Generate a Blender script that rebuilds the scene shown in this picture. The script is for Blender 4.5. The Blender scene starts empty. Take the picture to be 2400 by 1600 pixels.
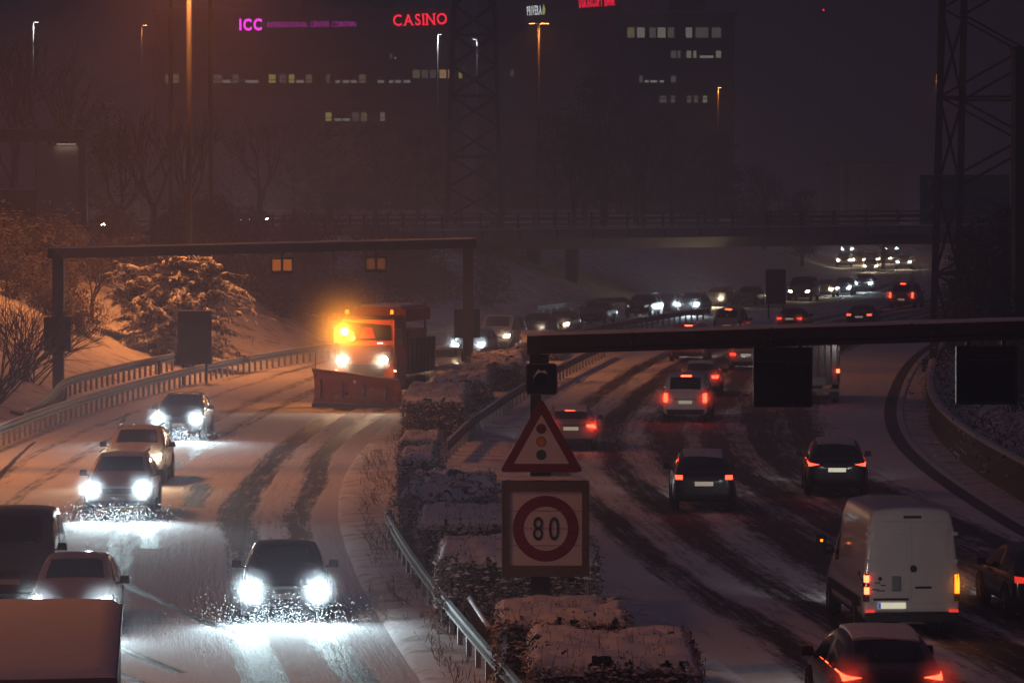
import bpy, bmesh, math, random
import numpy as np
from mathutils import Vector, Matrix, noise
from mathutils.bvhtree import BVHTree

random.seed(7)
R = math.radians
SC = bpy.context.scene
COL = SC.collection

# ------------------------------------------------------------------ camera
F, HCAM, HY = 10000.0, 9.0, 450.0          # focal length in photo pixels, eye height, horizon row
cd = bpy.data.cameras.new('camera')
cam = bpy.data.objects.new('camera', cd); COL.objects.link(cam)
cam.location = (0, 0, HCAM); cam.rotation_euler = (R(90), 0, 0)
cd.sensor_width = 36.0; cd.lens = 36.0 * F / 2400.0
cd.shift_y = -350.0 / 2400.0
cd.clip_start = 1.0; cd.clip_end = 6000.0
SC.camera = cam

# ------------------------------------------------------------------ world: low cloud over a city at night
wd = bpy.data.worlds.new('World'); SC.world = wd; wd.use_nodes = True
wn = wd.node_tree.nodes; wl = wd.node_tree.links
bg = wn['Background']
tc = wn.new('ShaderNodeTexCoord'); sx = wn.new('ShaderNodeSeparateXYZ')
ramp = wn.new('ShaderNodeValToRGB')
ramp.color_ramp.elements[0].position = 0.0; ramp.color_ramp.elements[0].color = (0.25, 0.19, 0.72, 1)
ramp.color_ramp.elements[1].position = 0.6; ramp.color_ramp.elements[1].color = (0.95, 0.74, 1.25, 1)
wl.new(tc.outputs['Generated'], sx.inputs[0]); wl.new(sx.outputs['Z'], ramp.inputs[0])
wl.new(ramp.outputs[0], bg.inputs['Color'])
bg.inputs['Strength'].default_value = 0.033

SC.view_settings.view_transform = 'Standard'
SC.view_settings.look = 'None'
SC.view_settings.exposure = 0.0
SC.view_settings.gamma = 1.0
SC.view_settings.use_curve_mapping = False

SC.render.engine = 'CYCLES'
cy = SC.cycles
cy.max_bounces = 5; cy.diffuse_bounces = 2; cy.glossy_bounces = 2; cy.transmission_bounces = 3
cy.volume_bounces = 0; cy.transparent_max_bounces = 8
cy.sample_clamp_indirect = 3.0; cy.sample_clamp_direct = 0.0
cy.caustics_reflective = False; cy.caustics_refractive = False
cy.use_adaptive_sampling = False
try:
    cy.use_denoising = True; cy.denoiser = 'OPENIMAGEDENOISE'
    cy.denoising_input_passes = 'RGB_ALBEDO_NORMAL'
except Exception:
    pass
cy.use_light_tree = True
cy.volume_step_rate = 1.0

HAZE_DENSITY = 0.0020
SODIUM = (1.0, 0.30, 0.065)

# ------------------------------------------------------------------ photo pixel -> world helpers
def W(u, v, z=0.0):
    d = F * (HCAM - z) / (v - HY)
    return Vector(((u - 1200) * d / F, d, z))
def WD(u, v, d):
    return Vector(((u - 1200) * d / F, d, HCAM - (v - HY) * d / F))

# ------------------------------------------------------------------ object helpers
class MB:
    def __init__(s): s.v = []; s.f = []; s.uv = None
    def add(s, vs, fs):
        b = len(s.v); s.v += [tuple(p) for p in vs]; s.f += [tuple(i + b for i in f) for f in fs]
        return s
    def box(s, c, d, rz=0.0, top=(1, 1), shift=(0, 0)):
        x, y, z = d[0] / 2, d[1] / 2, d[2] / 2
        m = Matrix.Rotation(rz, 3, 'Z'); c = Vector(c); vs = []
        for k, (sxx, syy) in ((-1, (1, 1)), (1, top)):
            for i, j in ((-1, -1), (1, -1), (1, 1), (-1, 1)):
                o = Vector((i * x * sxx + (shift[0] if k > 0 else 0), j * y * syy + (shift[1] if k > 0 else 0), k * z))
                vs.append(c + m @ o)
        return s.add(vs, [(3, 2, 1, 0), (4, 5, 6, 7), (0, 1, 5, 4), (1, 2, 6, 5), (2, 3, 7, 6), (3, 0, 4, 7)])
    def tube(s, p, q, r0, r1=None, n=6, cap=True):
        r1 = r0 if r1 is None else r1
        p = Vector(p); q = Vector(q); t = (q - p)
        if t.length < 1e-6: return s
        t.normalize()
        a = t.orthogonal().normalized(); b = t.cross(a)
        vs = []
        for c, r in ((p, r0), (q, r1)):
            for i in range(n):
                an = 2 * math.pi * i / n
                vs.append(c + a * (math.cos(an) * r) + b * (math.sin(an) * r))
        fs = [(i, (i + 1) % n, n + (i + 1) % n, n + i) for i in range(n)]
        if cap: fs += [tuple(range(n - 1, -1, -1)), tuple(range(n, 2 * n))]
        return s.add(vs, fs)
    def bar(s, p, q, w, h):
        p = Vector(p); q = Vector(q); t = (q - p).normalized()
        up = Vector((0, 0, 1))
        if abs(t.z) > 0.95: up = Vector((0, 1, 0))
        a = t.cross(up).normalized() * (w / 2); b = a.cross(t).normalized() * (h / 2)
        vs = [c + i * a + j * b for c in (p, q) for i, j in ((-1, -1), (1, -1), (1, 1), (-1, 1))]
        return s.add(vs, [(0, 1, 2, 3), (7, 6, 5, 4), (0, 4, 5, 1), (1, 5, 6, 2), (2, 6, 7, 3), (3, 7, 4, 0)])
    def rings(s, rr, close=True, caps=True):
        n = len(rr[0]); vs = [p for r in rr for p in r]; fs = []
        for i in range(len(rr) - 1):
            for j in range(n if close else n - 1):
                k = (j + 1) % n
                fs.append((i * n + j, i * n + k, (i + 1) * n + k, (i + 1) * n + j))
        if caps and close:
            fs.append(tuple(range(n - 1, -1, -1))); fs.append(tuple((len(rr) - 1) * n + j for j in range(n)))
        return s.add(vs, fs)
    def grid(s, fn, nu, nv):
        vs = [fn(i / nu, j / nv) for j in range(nv + 1) for i in range(nu + 1)]
        return s.add(vs, [(j * (nu + 1) + i, j * (nu + 1) + i + 1, (j + 1) * (nu + 1) + i + 1, (j + 1) * (nu + 1) + i)
                          for j in range(nv) for i in range(nu)])
    def mesh(s, name, smooth=False):
        m = bpy.data.meshes.new(name); m.from_pydata(s.v, [], s.f); m.validate(); m.update()
        if smooth: m.polygons.foreach_set('use_smooth', [True] * len(m.polygons))
        return m
    def fix(s, name, smooth=False, bevel=0.0):
        bm = bmesh.new(); bm.from_mesh(s.mesh(name)); bmesh.ops.recalc_face_normals(bm, faces=bm.faces)
        if bevel:
            bmesh.ops.bevel(bm, geom=list(bm.edges), offset=bevel, segments=2, affect='EDGES', profile=0.6, clamp_overlap=True)
        m = bpy.data.meshes.new(name); bm.to_mesh(m); bm.free()
        if smooth: m.polygons.foreach_set('use_smooth', [True] * len(m.polygons))
        return m

def link(name, me, mat=None, parent=None, loc=None, rot=None, scale=None, **props):
    o = bpy.data.objects.new(name, me); COL.objects.link(o)
    if mat is not None and me is not None:
        if len(me.materials) == 0: me.materials.append(mat)
        elif me.materials[0] != mat:
            o.material_slots[0].link = 'OBJECT'; o.material_slots[0].material = mat
    if parent is not None: o.parent = parent
    if loc is not None: o.location = loc
    if rot is not None: o.rotation_euler = rot
    if scale is not None: o.scale = scale
    for k, v in props.items(): o[k] = v
    return o
def thing(name, label, cat, loc=(0, 0, 0), rz=0.0, group=None):
    o = bpy.data.objects.new(name, None); COL.objects.link(o)
    o.location = loc; o.rotation_euler = (0, 0, rz); o['label'] = label; o['category'] = cat
    o.empty_display_size = 0.2
    if group: o['group'] = group
    return o
def part(name, mb, mat, parent, smooth=False, bevel=0.0, **props):
    return link(name, mb.fix(name, smooth, bevel), mat, parent, **props)
def lamp(kind, loc, energy, color, parent=None, **kw):
    l = bpy.data.lights.new('lamp_light', kind); l.energy = energy; l.color = color
    for k, v in kw.items():
        if k != 'rot': setattr(l, k, v)
    o = bpy.data.objects.new('lamp_light', l); COL.objects.link(o); o.location = loc
    if 'rot' in kw: o.rotation_euler = kw['rot']
    if parent is not None: o.parent = parent
    return o

# ------------------------------------------------------------------ materials
def mk(name):
    m = bpy.data.materials.new(name); m.use_nodes = True
    n = m.node_tree.nodes; return m, n, m.node_tree.links, n['Principled BSDF']
def mat(name, col, rough=0.5, metal=0.0, var=0.15, scale=6.0, bump=0.0, spec=0.5, coat=0.0):
    m, n, l, b = mk(name)
    t = n.new('ShaderNodeTexCoord'); nz = n.new('ShaderNodeTexNoise')
    nz.inputs['Scale'].default_value = scale; nz.inputs['Detail'].default_value = 5
    l.new(t.outputs['Object'], nz.inputs['Vector'])
    mx = n.new('ShaderNodeMix'); mx.data_type = 'RGBA'
    c1 = tuple(min(1, c * (1 - var)) for c in col); c2 = tuple(min(1, c * (1 + var)) for c in col)
    mx.inputs[6].default_value = (*c1, 1); mx.inputs[7].default_value = (*c2, 1)
    l.new(nz.outputs['Fac'], mx.inputs[0]); l.new(mx.outputs[2], b.inputs['Base Color'])
    b.inputs['Roughness'].default_value = rough; b.inputs['Metallic'].default_value = metal
    b.inputs['Specular IOR Level'].default_value = spec
    b.inputs['Coat Weight'].default_value = coat; b.inputs['Coat Roughness'].default_value = 0.08
    if bump:
        bp = n.new('ShaderNodeBump'); bp.inputs['Strength'].default_value = bump; bp.inputs['Distance'].default_value = 0.05
        l.new(nz.outputs['Fac'], bp.inputs['Height']); l.new(bp.outputs[0], b.inputs['Normal'])
    return m
def snowy(name, col, lo=0.15, hi=0.6, rough=0.8, scale=3.0, amount=1.0):
    """the thing's own colour, with settled snow on faces that look up"""
    m, n, l, b = mk(name)
    g = n.new('ShaderNodeNewGeometry'); s = n.new('ShaderNodeSeparateXYZ'); l.new(g.outputs['True Normal'], s.inputs[0])
    nz = n.new('ShaderNodeTexNoise'); nz.inputs['Scale'].default_value = scale; nz.inputs['Detail'].default_value = 6
    t = n.new('ShaderNodeTexCoord'); l.new(t.outputs['Object'], nz.inputs['Vector'])
    ad = n.new('ShaderNodeMath'); ad.operation = 'MULTIPLY_ADD'; ad.inputs[1].default_value = 0.9; ad.inputs[2].default_value = -0.45
    l.new(nz.outputs['Fac'], ad.inputs[0])
    a2 = n.new('ShaderNodeMath'); a2.operation = 'ADD'; l.new(s.outputs['Z'], a2.inputs[0]); l.new(ad.outputs[0], a2.inputs[1])
    mr = n.new('ShaderNodeMapRange'); mr.inputs['From Min'].default_value = lo; mr.inputs['From Max'].default_value = hi
    mr.inputs['To Max'].default_value = amount
    l.new(a2.outputs[0], mr.inputs['Value'])
    mx = n.new('ShaderNodeMix'); mx.data_type = 'RGBA'; mx.inputs[6].default_value = (*col, 1); mx.inputs[7].default_value = (0.78, 0.79, 0.82, 1)
    l.new(mr.outputs[0], mx.inputs[0]); l.new(mx.outputs[2], b.inputs['Base Color'])
    b.inputs['Roughness'].default_value = rough
    return m
def emit(name, col, strength, base=(0.02, 0.02, 0.02)):
    m, n, l, b = mk(name)
    b.inputs['Base Color'].default_value = (*base, 1); b.inputs['Roughness'].default_value = 0.2
    b.inputs['Emission Color'].default_value = (*col, 1); b.inputs['Emission Strength'].default_value = strength
    m.cycles.emission_sampling = 'NONE'
    return m

M = {}
M['steel'] = mat('galvanised_steel', (0.30, 0.30, 0.31), 0.45, 0.6, 0.25, 3.0)
M['dullrail'] = mat('dull_rail_steel', (0.085, 0.070, 0.060), 0.7, 0.0, 0.4, 2.0)
M['railsteel'] = mat('rail_steel', (0.20, 0.19, 0.19), 0.55, 0.15, 0.35, 2.0)
M['dark'] = mat('dark_grey_paint', (0.030, 0.028, 0.030), 0.5, 0.0, 0.3, 2.0)
M['black'] = mat('black_plastic', (0.010, 0.010, 0.011), 0.45, 0.0, 0.3, 8.0)
M['gantry'] = mat('gantry_brown_steel', (0.075, 0.062, 0.058), 0.55, 0.2, 0.35, 2.5, 0.1)
M['lattice'] = mat('pylon_steel', (0.06, 0.06, 0.065), 0.6, 0.3, 0.2, 2.0)
M['concrete'] = mat('weathered_concrete', (0.24, 0.225, 0.22), 0.85, 0.0, 0.35, 0.8, 0.3)
M['darkconcrete'] = mat('dark_concrete', (0.10, 0.095, 0.095), 0.85, 0.0, 0.35, 1.2, 0.3)
M['facade'] = mat('office_facade', (0.05, 0.047, 0.05), 0.7, 0.0, 0.25, 0.2)
M['palewall'] = mat('pale_cladding', (0.32, 0.29, 0.28), 0.7, 0.0, 0.2, 0.4)
M['unlit'] = mat('unlit_glass', (0.02, 0.022, 0.028), 0.12, 0.0, 0.3, 0.6)
M['snow'] = mat('settled_snow', (0.78, 0.79, 0.82), 0.75, 0.0, 0.06, 5.0, 0.35)
M['roofsnow'] = mat('thin_roof_snow', (0.62, 0.61, 0.63), 0.8, 0.0, 0.25, 4.0, 0.5)
M['bark'] = snowy('snowy_bark', (0.045, 0.032, 0.026), 0.25, 0.75)
M['twig'] = snowy('snowy_twigs', (0.045, 0.032, 0.027), 0.2, 0.9, amount=0.5)
def flake_mat():
    m, n, l, b = mk('snowflake'); b.inputs['Base Color'].default_value = (.9, .9, .92, 1); b.inputs['Roughness'].default_value = .9
    tr = n.new('ShaderNodeBsdfTranslucent'); tr.inputs['Color'].default_value = (.40, .42, .45, 1); mx = n.new('ShaderNodeMixShader'); mx.inputs[0].default_value = .7
    l.new(b.outputs[0], mx.inputs[1]); l.new(tr.outputs[0], mx.inputs[2]); l.new(mx.outputs[0], n['Material Output'].inputs['Surface']); return m
M['flake'] = flake_mat()
M['twigbare'] = snowy('bare_twigs', (0.04, 0.03, 0.027), 0.5, 1.0, amount=0.5)
M['litter'] = snowy('brown_thicket_leaves', (0.055, 0.034, 0.024), 0.5, 1.0, amount=0.25)
M['needle'] = snowy('snowy_needles', (0.035, 0.045, 0.025), 0.25, 0.75, amount=0.9)
M['darkleaf'] = snowy('dark_evergreen_leaves', (0.022, 0.026, 0.018), 0.55, 1.0, amount=0.35)
M['hedgeleaf'] = snowy('dry_hedge_leaves', (0.105, 0.068, 0.045), 0.35, 0.95, scale=2.0, amount=0.85)
M['grass'] = snowy('dry_winter_grass', (0.12, 0.085, 0.05), 0.6, 1.0, amount=0.5)
M['glass'] = mat('car_glass', (0.006, 0.007, 0.008), 0.05, 0.0, 0.2, 1.0, spec=0.6)
M['tyre'] = mat('tyre_rubber', (0.012, 0.012, 0.012), 0.8, 0.0, 0.3, 10.0)
M['rim'] = mat('alloy_rim', (0.25, 0.25, 0.26), 0.35, 0.8, 0.2, 6.0)
M['trim'] = mat('black_trim', (0.012, 0.012, 0.013), 0.5, 0.0, 0.3, 6.0)
M['chrome'] = mat('chrome_strip', (0.6, 0.6, 0.62), 0.15, 1.0, 0.1, 6.0)
M['plate'] = emit('number_plate_lit', (1.0, 0.88, 0.62), 0.28, (0.7, 0.7, 0.7))
M['platebright'] = emit('number_plate_bright', (1.0, 0.95, 0.68), 0.62, (0.7, 0.7, 0.65))
M['plateblue'] = emit('plate_blue_band', (0.06, 0.2, 0.9), 0.35, (0.02, 0.05, 0.4))
M['cool'] = emit('cool_headlight', (0.80, 0.96, 1.0), 90.0, (0.6, 0.6, 0.6))
M['warm'] = emit('warm_headlight', (1.0, 0.80, 0.52), 60.0, (0.6, 0.6, 0.6))
M['dimlamp'] = emit('dim_headlight', (0.9, 0.95, 1.0), .45, (0.4, 0.4, 0.4))
M['offlamp'] = mat('unlit_headlight', (0.12, 0.12, 0.13), 0.1, 0.2)
M['tail'] = emit('red_tail_light', (1.0, 0.045, 0.02), 7.0, (0.2, 0.0, 0.0))
M['brake'] = emit('red_brake_light', (1.0, 0.060, 0.022), 15.0, (0.2, 0.0, 0.0))
M['amber'] = emit('amber_indicator', (1.0, 0.20, 0.008), 4.2, (0.3, 0.1, 0.0))
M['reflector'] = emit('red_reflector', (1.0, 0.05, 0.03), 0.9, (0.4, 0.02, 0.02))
M['tailoff'] = mat('unlit_tail_light', (0.12, 0.006, 0.006), 0.15)
def paint(name, c, rough=0.35, coat=0.6): 
    M[name] = mat(name, c, rough, 0.0, 0.12, 3.0, 0.0, 0.5, coat)
paint('black_paint', (0.010, 0.010, 0.012)); paint('charcoal_paint', (0.028, 0.028, 0.03)); paint('silver_paint', (0.38, 0.37, 0.37))
paint('white_paint', (0.70, 0.69, 0.68)); paint('beige_paint', (0.40, 0.33, 0.28)); paint('red_paint', (0.28, 0.012, 0.014))
paint('blue_paint', (0.02, 0.03, 0.08)); paint('orange_paint', (0.52, 0.11, 0.015), 0.5, 0.2); paint('purple_grey_paint', (0.06, 0.045, 0.06))
paint('pink_grey_paint', (0.30, 0.22, 0.23)); paint('grey_paint', (0.14, 0.14, 0.15))

# ------------------------------------------------------------------ road edges (metres right of the camera, by distance)
def curve(pts):
    d = np.arange(20, 781, 1.0); x = np.interp(d, [p[0] for p in pts], [p[1] for p in pts])
    k = np.exp(-0.5 * (np.arange(-24, 25) / 9.0) ** 2); k /= k.sum()
    xs = np.convolve(np.pad(x, 24, 'edge'), k, 'valid')
    return lambda q: float(np.interp(q, d, xs))
LL = curve([(20, -18), (100, -18), (147, -17.7), (176, -16.7), (204, -14.2), (222, -11.6), (250, -5), (285, 2.5), (300, 6.5), (335, 15), (375, 24), (430, 33), (515, 41), (600, 47), (780, 55)])
LR = curve([(20, 4.6), (40, 2.6), (78, -1.2), (92, -2.6), (106, -3.7), (120, -4.6), (138, -5.0), (170, -4.4), (200, -2.2), (231, 0), (265, 5.5), (285, 9.5), (305, 14.5), (335, 24), (350, 28.5), (375, 34), (430, 42), (515, 50), (600, 56), (780, 64)])
RL = curve([(20, 9.4), (40, 7.5), (78, 4.0), (101, 1.9), (120, 0.5), (132, -.3), (150, -.6), (165, 0.0), (176, .8), (193, 2.1), (215, 4.0), (231, 5.4), (263, 10.5), (286, 16), (305, 20), (335, 28), (350, 32), (375, 37), (430, 45), (515, 53), (600, 59), (780, 67)])
RR = curve([(20, 18), (40, 17), (78, 15), (116, 13.9), (140, 13.9), (155, 14.4), (176, 16), (209, 19.5), (237, 23), (281, 30), (310, 36), (343, 42), (375, 47), (430, 54), (515, 62), (600, 68), (780, 76)])
def tangent(fn, d): 
    return (fn(d + 4) - fn(d - 4)) / 8.0

BR0, BR1 = Vector((-22.0, 300.0, 0)), Vector((66.0, 372.0, 0))     # line of the bridge
def sst(a, b, x):
    t = max(0.0, min(1.0, (x - a) / (b - a))); return t * t * (3 - 2 * t)
def ground_z(x, d):
    l, r = LL(min(d, 779)), RR(min(d, 779))
    if x < l:
        s = l - x - 1.6
        n = noise.noise(Vector((x * 0.11, d * 0.08, 3.0))) * 0.5 + noise.noise(Vector((x * 0.4, d * 0.35, 9.0))) * 0.12
        top = 5.9
        z = top * sst(0.0, 17.0, s)
        z = 0.55 * z + 0.45 * min(top, max(0, s) * 0.36)
        return -0.06 + z + n * sst(0.5, 4, s) * (1 - 0.6 * sst(12, 18, s))
    if x > r:
        s = x - r - 1.3
        n = noise.noise(Vector((x * 0.15, d * 0.1, 5.0))) * 0.5
        return -0.06 + 4.6 * sst(0.0, 12.0, s) + n * sst(0.5, 4, s)
    return -0.06
# ------------------------------------------------------------------ ground sheet
def build_ground():
    ds = list(np.arange(24, 330, 2.2)) + list(np.arange(330, 620, 6)) + list(np.arange(620, 1721, 60))
    mb = MB(); rows = []
    for d in ds:
        l, r = LL(min(d, 779)), RR(min(d, 779))
        xs = [l - q for q in (420, 200, 110, 70, 50, 40, 33, 28, 24, 21, 19, 17, 15.5, 14, 12.5, 11, 9.5, 8, 6.8, 5.6, 4.6, 3.8, 3.0, 2.3, 1.6, 0.6)]
        xs += [l + (r - l) * t for t in (0.2, 0.5, 0.8)]
        xs += [r + q for q in (0.6, 2.2, 3, 4, 5.2, 6.5, 8, 9.5, 11, 13, 15, 18, 24, 34, 60, 110, 200, 420)]
        rows.append([(x, d, ground_z(x, d)) for x in xs])
    mb.rings(rows, close=False, caps=False)
    me = mb.mesh('ground', True)
    m, n, l_, b = mk('snow_bank_ground')
    t = n.new('ShaderNodeTexCoord')
    n1 = n.new('ShaderNodeTexNoise'); n1.inputs['Scale'].default_value = 0.9; n1.inputs['Detail'].default_value = 8; n1.inputs['Roughness'].default_value = 0.7
    n2 = n.new('ShaderNodeTexNoise'); n2.inputs['Scale'].default_value = 5.0; n2.inputs['Detail'].default_value = 6
    l_.new(t.outputs['Object'], n1.inputs['Vector']); l_.new(t.outputs['Object'], n2.inputs['Vector'])
    mr = n.new('ShaderNodeMapRange'); mr.inputs['From Min'].default_value = 0.36; mr.inputs['From Max'].default_value = 0.5
    l_.new(n1.outputs['Fac'], mr.inputs['Value'])
    mx = n.new('ShaderNodeMix'); mx.data_type = 'RGBA'; mx.inputs[6].default_value = (0.42, 0.36, 0.30, 1); mx.inputs[7].default_value = (0.80, 0.80, 0.82, 1)
    l_.new(mr.outputs[0], mx.inputs[0]); l_.new(mx.outputs[2], b.inputs['Base Color'])
    bp = n.new('ShaderNodeBump'); bp.inputs['Strength'].default_value = 0.4; bp.inputs['Distance'].default_value = 0.08
    l_.new(n2.outputs['Fac'], bp.inputs['Height']); l_.new(bp.outputs[0], b.inputs['Normal'])
    b.inputs['Roughness'].default_value = 0.85
    link('ground', me, m, kind='structure')
build_ground()

# ------------------------------------------------------------------ carriageways
def road_material(name, stops, span, wet, streak_lo, streak_hi, lines):
    m, n, l, b = mk(name)
    uv = n.new('ShaderNodeUVMap'); uv.uv_map = 'lane'
    sp = n.new('ShaderNodeSeparateXYZ'); l.new(uv.outputs[0], sp.inputs[0])
    def math_(op, a, c=None, d=None):
        q = n.new('ShaderNodeMath'); q.operation = op
        for i, v in enumerate((a, c, d)):
            if v is None: continue
            if isinstance(v, (int, float)): q.inputs[i].default_value = v
            else: l.new(v, q.inputs[i])
        return q.outputs[0]
    def noise_(sx_, sy_, det=5, rough=0.6, off=0.0):
        c = n.new('ShaderNodeCombineXYZ'); l.new(math_('MULTIPLY', sp.outputs['X'], sx_), c.inputs[0]); l.new(math_('MULTIPLY', sp.outputs['Y'], sy_), c.inputs[1]); c.inputs[2].default_value = off
        q = n.new('ShaderNodeTexNoise'); q.inputs['Scale'].default_value = 1.0; q.inputs['Detail'].default_value = det; q.inputs['Roughness'].default_value = rough
        l.new(c.outputs[0], q.inputs['Vector']); return q.outputs['Fac']
    wob = noise_(0.10, 0.030, 2, 0.5, 1.7)                       # drivers wander
    lat = math_('ADD', sp.outputs['X'], math_('MULTIPLY_ADD', wob, 1.6, -0.8))
    rp = n.new('ShaderNodeValToRGB'); rp.color_ramp.interpolation = 'B_SPLINE' if False else 'LINEAR'
    els = rp.color_ramp.elements
    while len(els) < len(stops): els.new(0.5)
    for e, (p, c) in zip(els, stops): e.position = p / span; e.color = (c, c, c, 1)
    l.new(math_('DIVIDE', lat, span), rp.inputs[0])
    cover = rp.outputs[0]
    st = noise_(5.5, 0.12, 6, 0.72, 4.0)                          # long streaks left by tyres
    fine = noise_(9.0, 2.2, 6, 0.7, 8.0)                          # lumps of slush
    chunk = noise_(3.4, 0.42, 5, 0.75, 6.0)
    big = noise_(0.35, 0.06, 4, 0.6, 2.0)
    a = math_('ADD', cover, math_('MULTIPLY_ADD', st, 1.5, -0.75))
    a = math_('ADD', a, math_('MULTIPLY_ADD', fine, 1.0, -0.5))
    a = math_('ADD', a, math_('MULTIPLY_ADD', big, 0.9, -0.45))
    a = math_('ADD', a, math_('MULTIPLY_ADD', chunk, 1.5, -0.75))
    for (x0, slope, y0, y1, wdt, dep) in lines:                   # single tracks that cross the lanes
        q = math_('ABSOLUTE', math_('SUBTRACT', sp.outputs['X'], math_('MULTIPLY_ADD', math_('SUBTRACT', sp.outputs['Y'], y0), slope, x0)))
        q = math_('SUBTRACT', 1.0, math_('MINIMUM', math_('DIVIDE', q, wdt), 1.0))
        inside = math_('MULTIPLY', math_('GREATER_THAN', sp.outputs['Y'], y0), math_('LESS_THAN', sp.outputs['Y'], y1))
        a = math_('SUBTRACT', a, math_('MULTIPLY', math_('MULTIPLY', q, inside), dep))
    mr = n.new('ShaderNodeMapRange'); mr.inputs['From Min'].default_value = streak_lo; mr.inputs['From Max'].default_value = streak_hi
    l.new(a, mr.inputs['Value'])
    mx = n.new('ShaderNodeMix'); mx.data_type = 'RGBA'; mx.inputs[6].default_value = (*wet, 1); mx.inputs[7].default_value = (0.76, 0.77, 0.79, 1)
    l.new(mr.outputs[0], mx.inputs[0]); l.new(mx.outputs[2], b.inputs['Base Color'])
    r2 = n.new('ShaderNodeMapRange'); r2.inputs['To Min'].default_value = 0.62; r2.inputs['To Max'].default_value = 0.85; b.inputs['Specular IOR Level'].default_value = 0.25
    l.new(mr.outputs[0], r2.inputs['Value']); l.new(r2.outputs[0], b.inputs['Roughness'])
    bp = n.new('ShaderNodeBump'); bp.inputs['Strength'].default_value = 0.5; bp.inputs['Distance'].default_value = 0.04
    l.new(a, bp.inputs['Height']); l.new(bp.outputs[0], b.inputs['Normal'])
    return m
def build_road(e0, e1, m, flip, zz=0.0):
    """e0 is the edge the lane coordinate is counted from"""
    ds = list(np.arange(24, 340, 1.5)) + list(np.arange(340, 775, 4)); NX = 14
    vs, fs, uvs = [], [], []
    run = 0.0; prev = None
    for d in ds:
        a, c = e0(d), e1(d)
        mid = Vector(((a + c) / 2, d, 0))
        if prev is not None: run += (mid - prev).length
        prev = mid
        k = 1.0 / math.sqrt(1 + tangent(e0, d) ** 2)
        for i in range(NX + 1):
            t = i / NX; x = a + (c - a) * t
            vs.append((x, d, zz)); uvs.append((abs(x - a) * k, run))
    for j in range(len(ds) - 1):
        for i in range(NX):
            f = (j * (NX + 1) + i, j * (NX + 1) + i + 1, (j + 1) * (NX + 1) + i + 1, (j + 1) * (NX + 1) + i)
            fs.append(f[::-1] if flip else f)
    me = bpy.data.meshes.new('road'); me.from_pydata(vs, [], fs); me.update()
    ul = me.uv_layers.new(name='lane')
    for lp in me.loops: ul.data[lp.index].uv = uvs[lp.vertex_index]
    return link('road', me, m, kind='structure')
sl = [(0, 1.0), (1.2, 1.0), (1.35, .30), (1.7, .16), (1.95, .45), (2.2, .90), (2.75, .78), (2.9, .28), (3.3, .08), (3.6, .30), (3.85, .92), (5.3, 1.05),
      (5.8, .85), (6.0, .40), (6.4, .45), (6.65, .85), (7.3, .85), (7.5, .38), (7.9, .48), (8.2, .95), (9.5, 1.0), (9.7, .55), (10.0, .50), (10.2, .92), (11.2, .9), (11.35, .5), (11.6, .55), (11.8, .95), (13.3, 1.0), (13.5, .7), (13.8, 1.0), (18, 1.05)]
xl = [(3.4, 0.20, 62, 92, 0.20, 1.7), (4.8, 0.26, 56, 80, 0.2, 1.6), (4.2, 0.30, 50, 64, 0.16, 1.3), (6.2, 0.10, 96, 150, 0.14, 0.8), (9.4, 0.06, 78, 130, 0.12, 1.2), (10.9, 0.06, 78, 130, 0.12, 1.2), (5.3, 0.04, 84, 92, 0.5, 1.1), (4.6, 0.02, 98, 108, 0.5, 1.1), (6.4, 0.03, 50, 66, 0.45, .9)]
road_l = build_road(LR, LL, road_material('snowy_carriageway', sl, 18.0, (0.060, 0.056, 0.056), 0.24, 0.70, xl), True)
sr = [(0, 1.05), (1.3, 1.0), (1.6, .45), (1.9, .12), (2.3, .18), (2.6, .72), (3.2, .80), (3.5, .25), (3.8, .06), (4.2, .20), (4.6, .70), (5.0, .72), (5.4, .25), (5.8, .02), (6.3, .08), (6.7, .45), (7.0, .40), (7.3, .05),
      (7.8, .02), (8.3, .42), (8.7, .45), (9.0, .08), (9.4, .02), (9.9, .25), (10.4, .38), (10.8, .10), (11.3, .12), (11.7, .55), (12.3, .90), (13.0, 1.0), (18, 1.05)]
road_r = build_road(RL, RR, road_material('slushy_carriageway', sr, 18.0, (0.035, 0.031, 0.033), 0.16, 0.80, []), False)

# median: a low raised strip between the two carriageways
def build_median():
    mb = MB(); rows = []
    for d in list(np.arange(24, 340, 2.0)) + list(np.arange(340, 775, 8)):
        a, b = LR(d) - 0.5, RL(d) + 0.4; w = b - a; row = []
        for t in (0, 0.03, 0.12, 0.3, 0.5, 0.7, 0.88, 0.97, 1):
            h = 0.14 * math.sin(math.pi * min(1, max(0, t))) ** 0.35 + 0.05 * noise.noise(Vector((t * w * 1.5, d * 0.8, 0))) if 0 < t < 1 else -0.03
            row.append((a + w * t, d, h))
        rows.append(row)
    mb.rings(rows, close=False, caps=False)
    link('verge', mb.mesh('verge', True), bpy.data.materials['snow_bank_ground'], kind='structure')
build_median()
# gutter line along the outer edge of the slushy carriageway
def strip(name, fn, o0, o1, z, d0, d1, m, **kw):
    mb = MB(); rows = []
    for d in np.arange(d0, d1, 2.0):
        rows.append([(fn(d) + o0, d, z), (fn(d) + o1, d, z)])
    mb.rings(rows, close=False, caps=False)
    return link(name, mb.mesh(name), m, **kw)
strip('drain', RR, -0.75, -0.25, 0.006, 30, 420, M['darkconcrete'], kind='structure')

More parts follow.
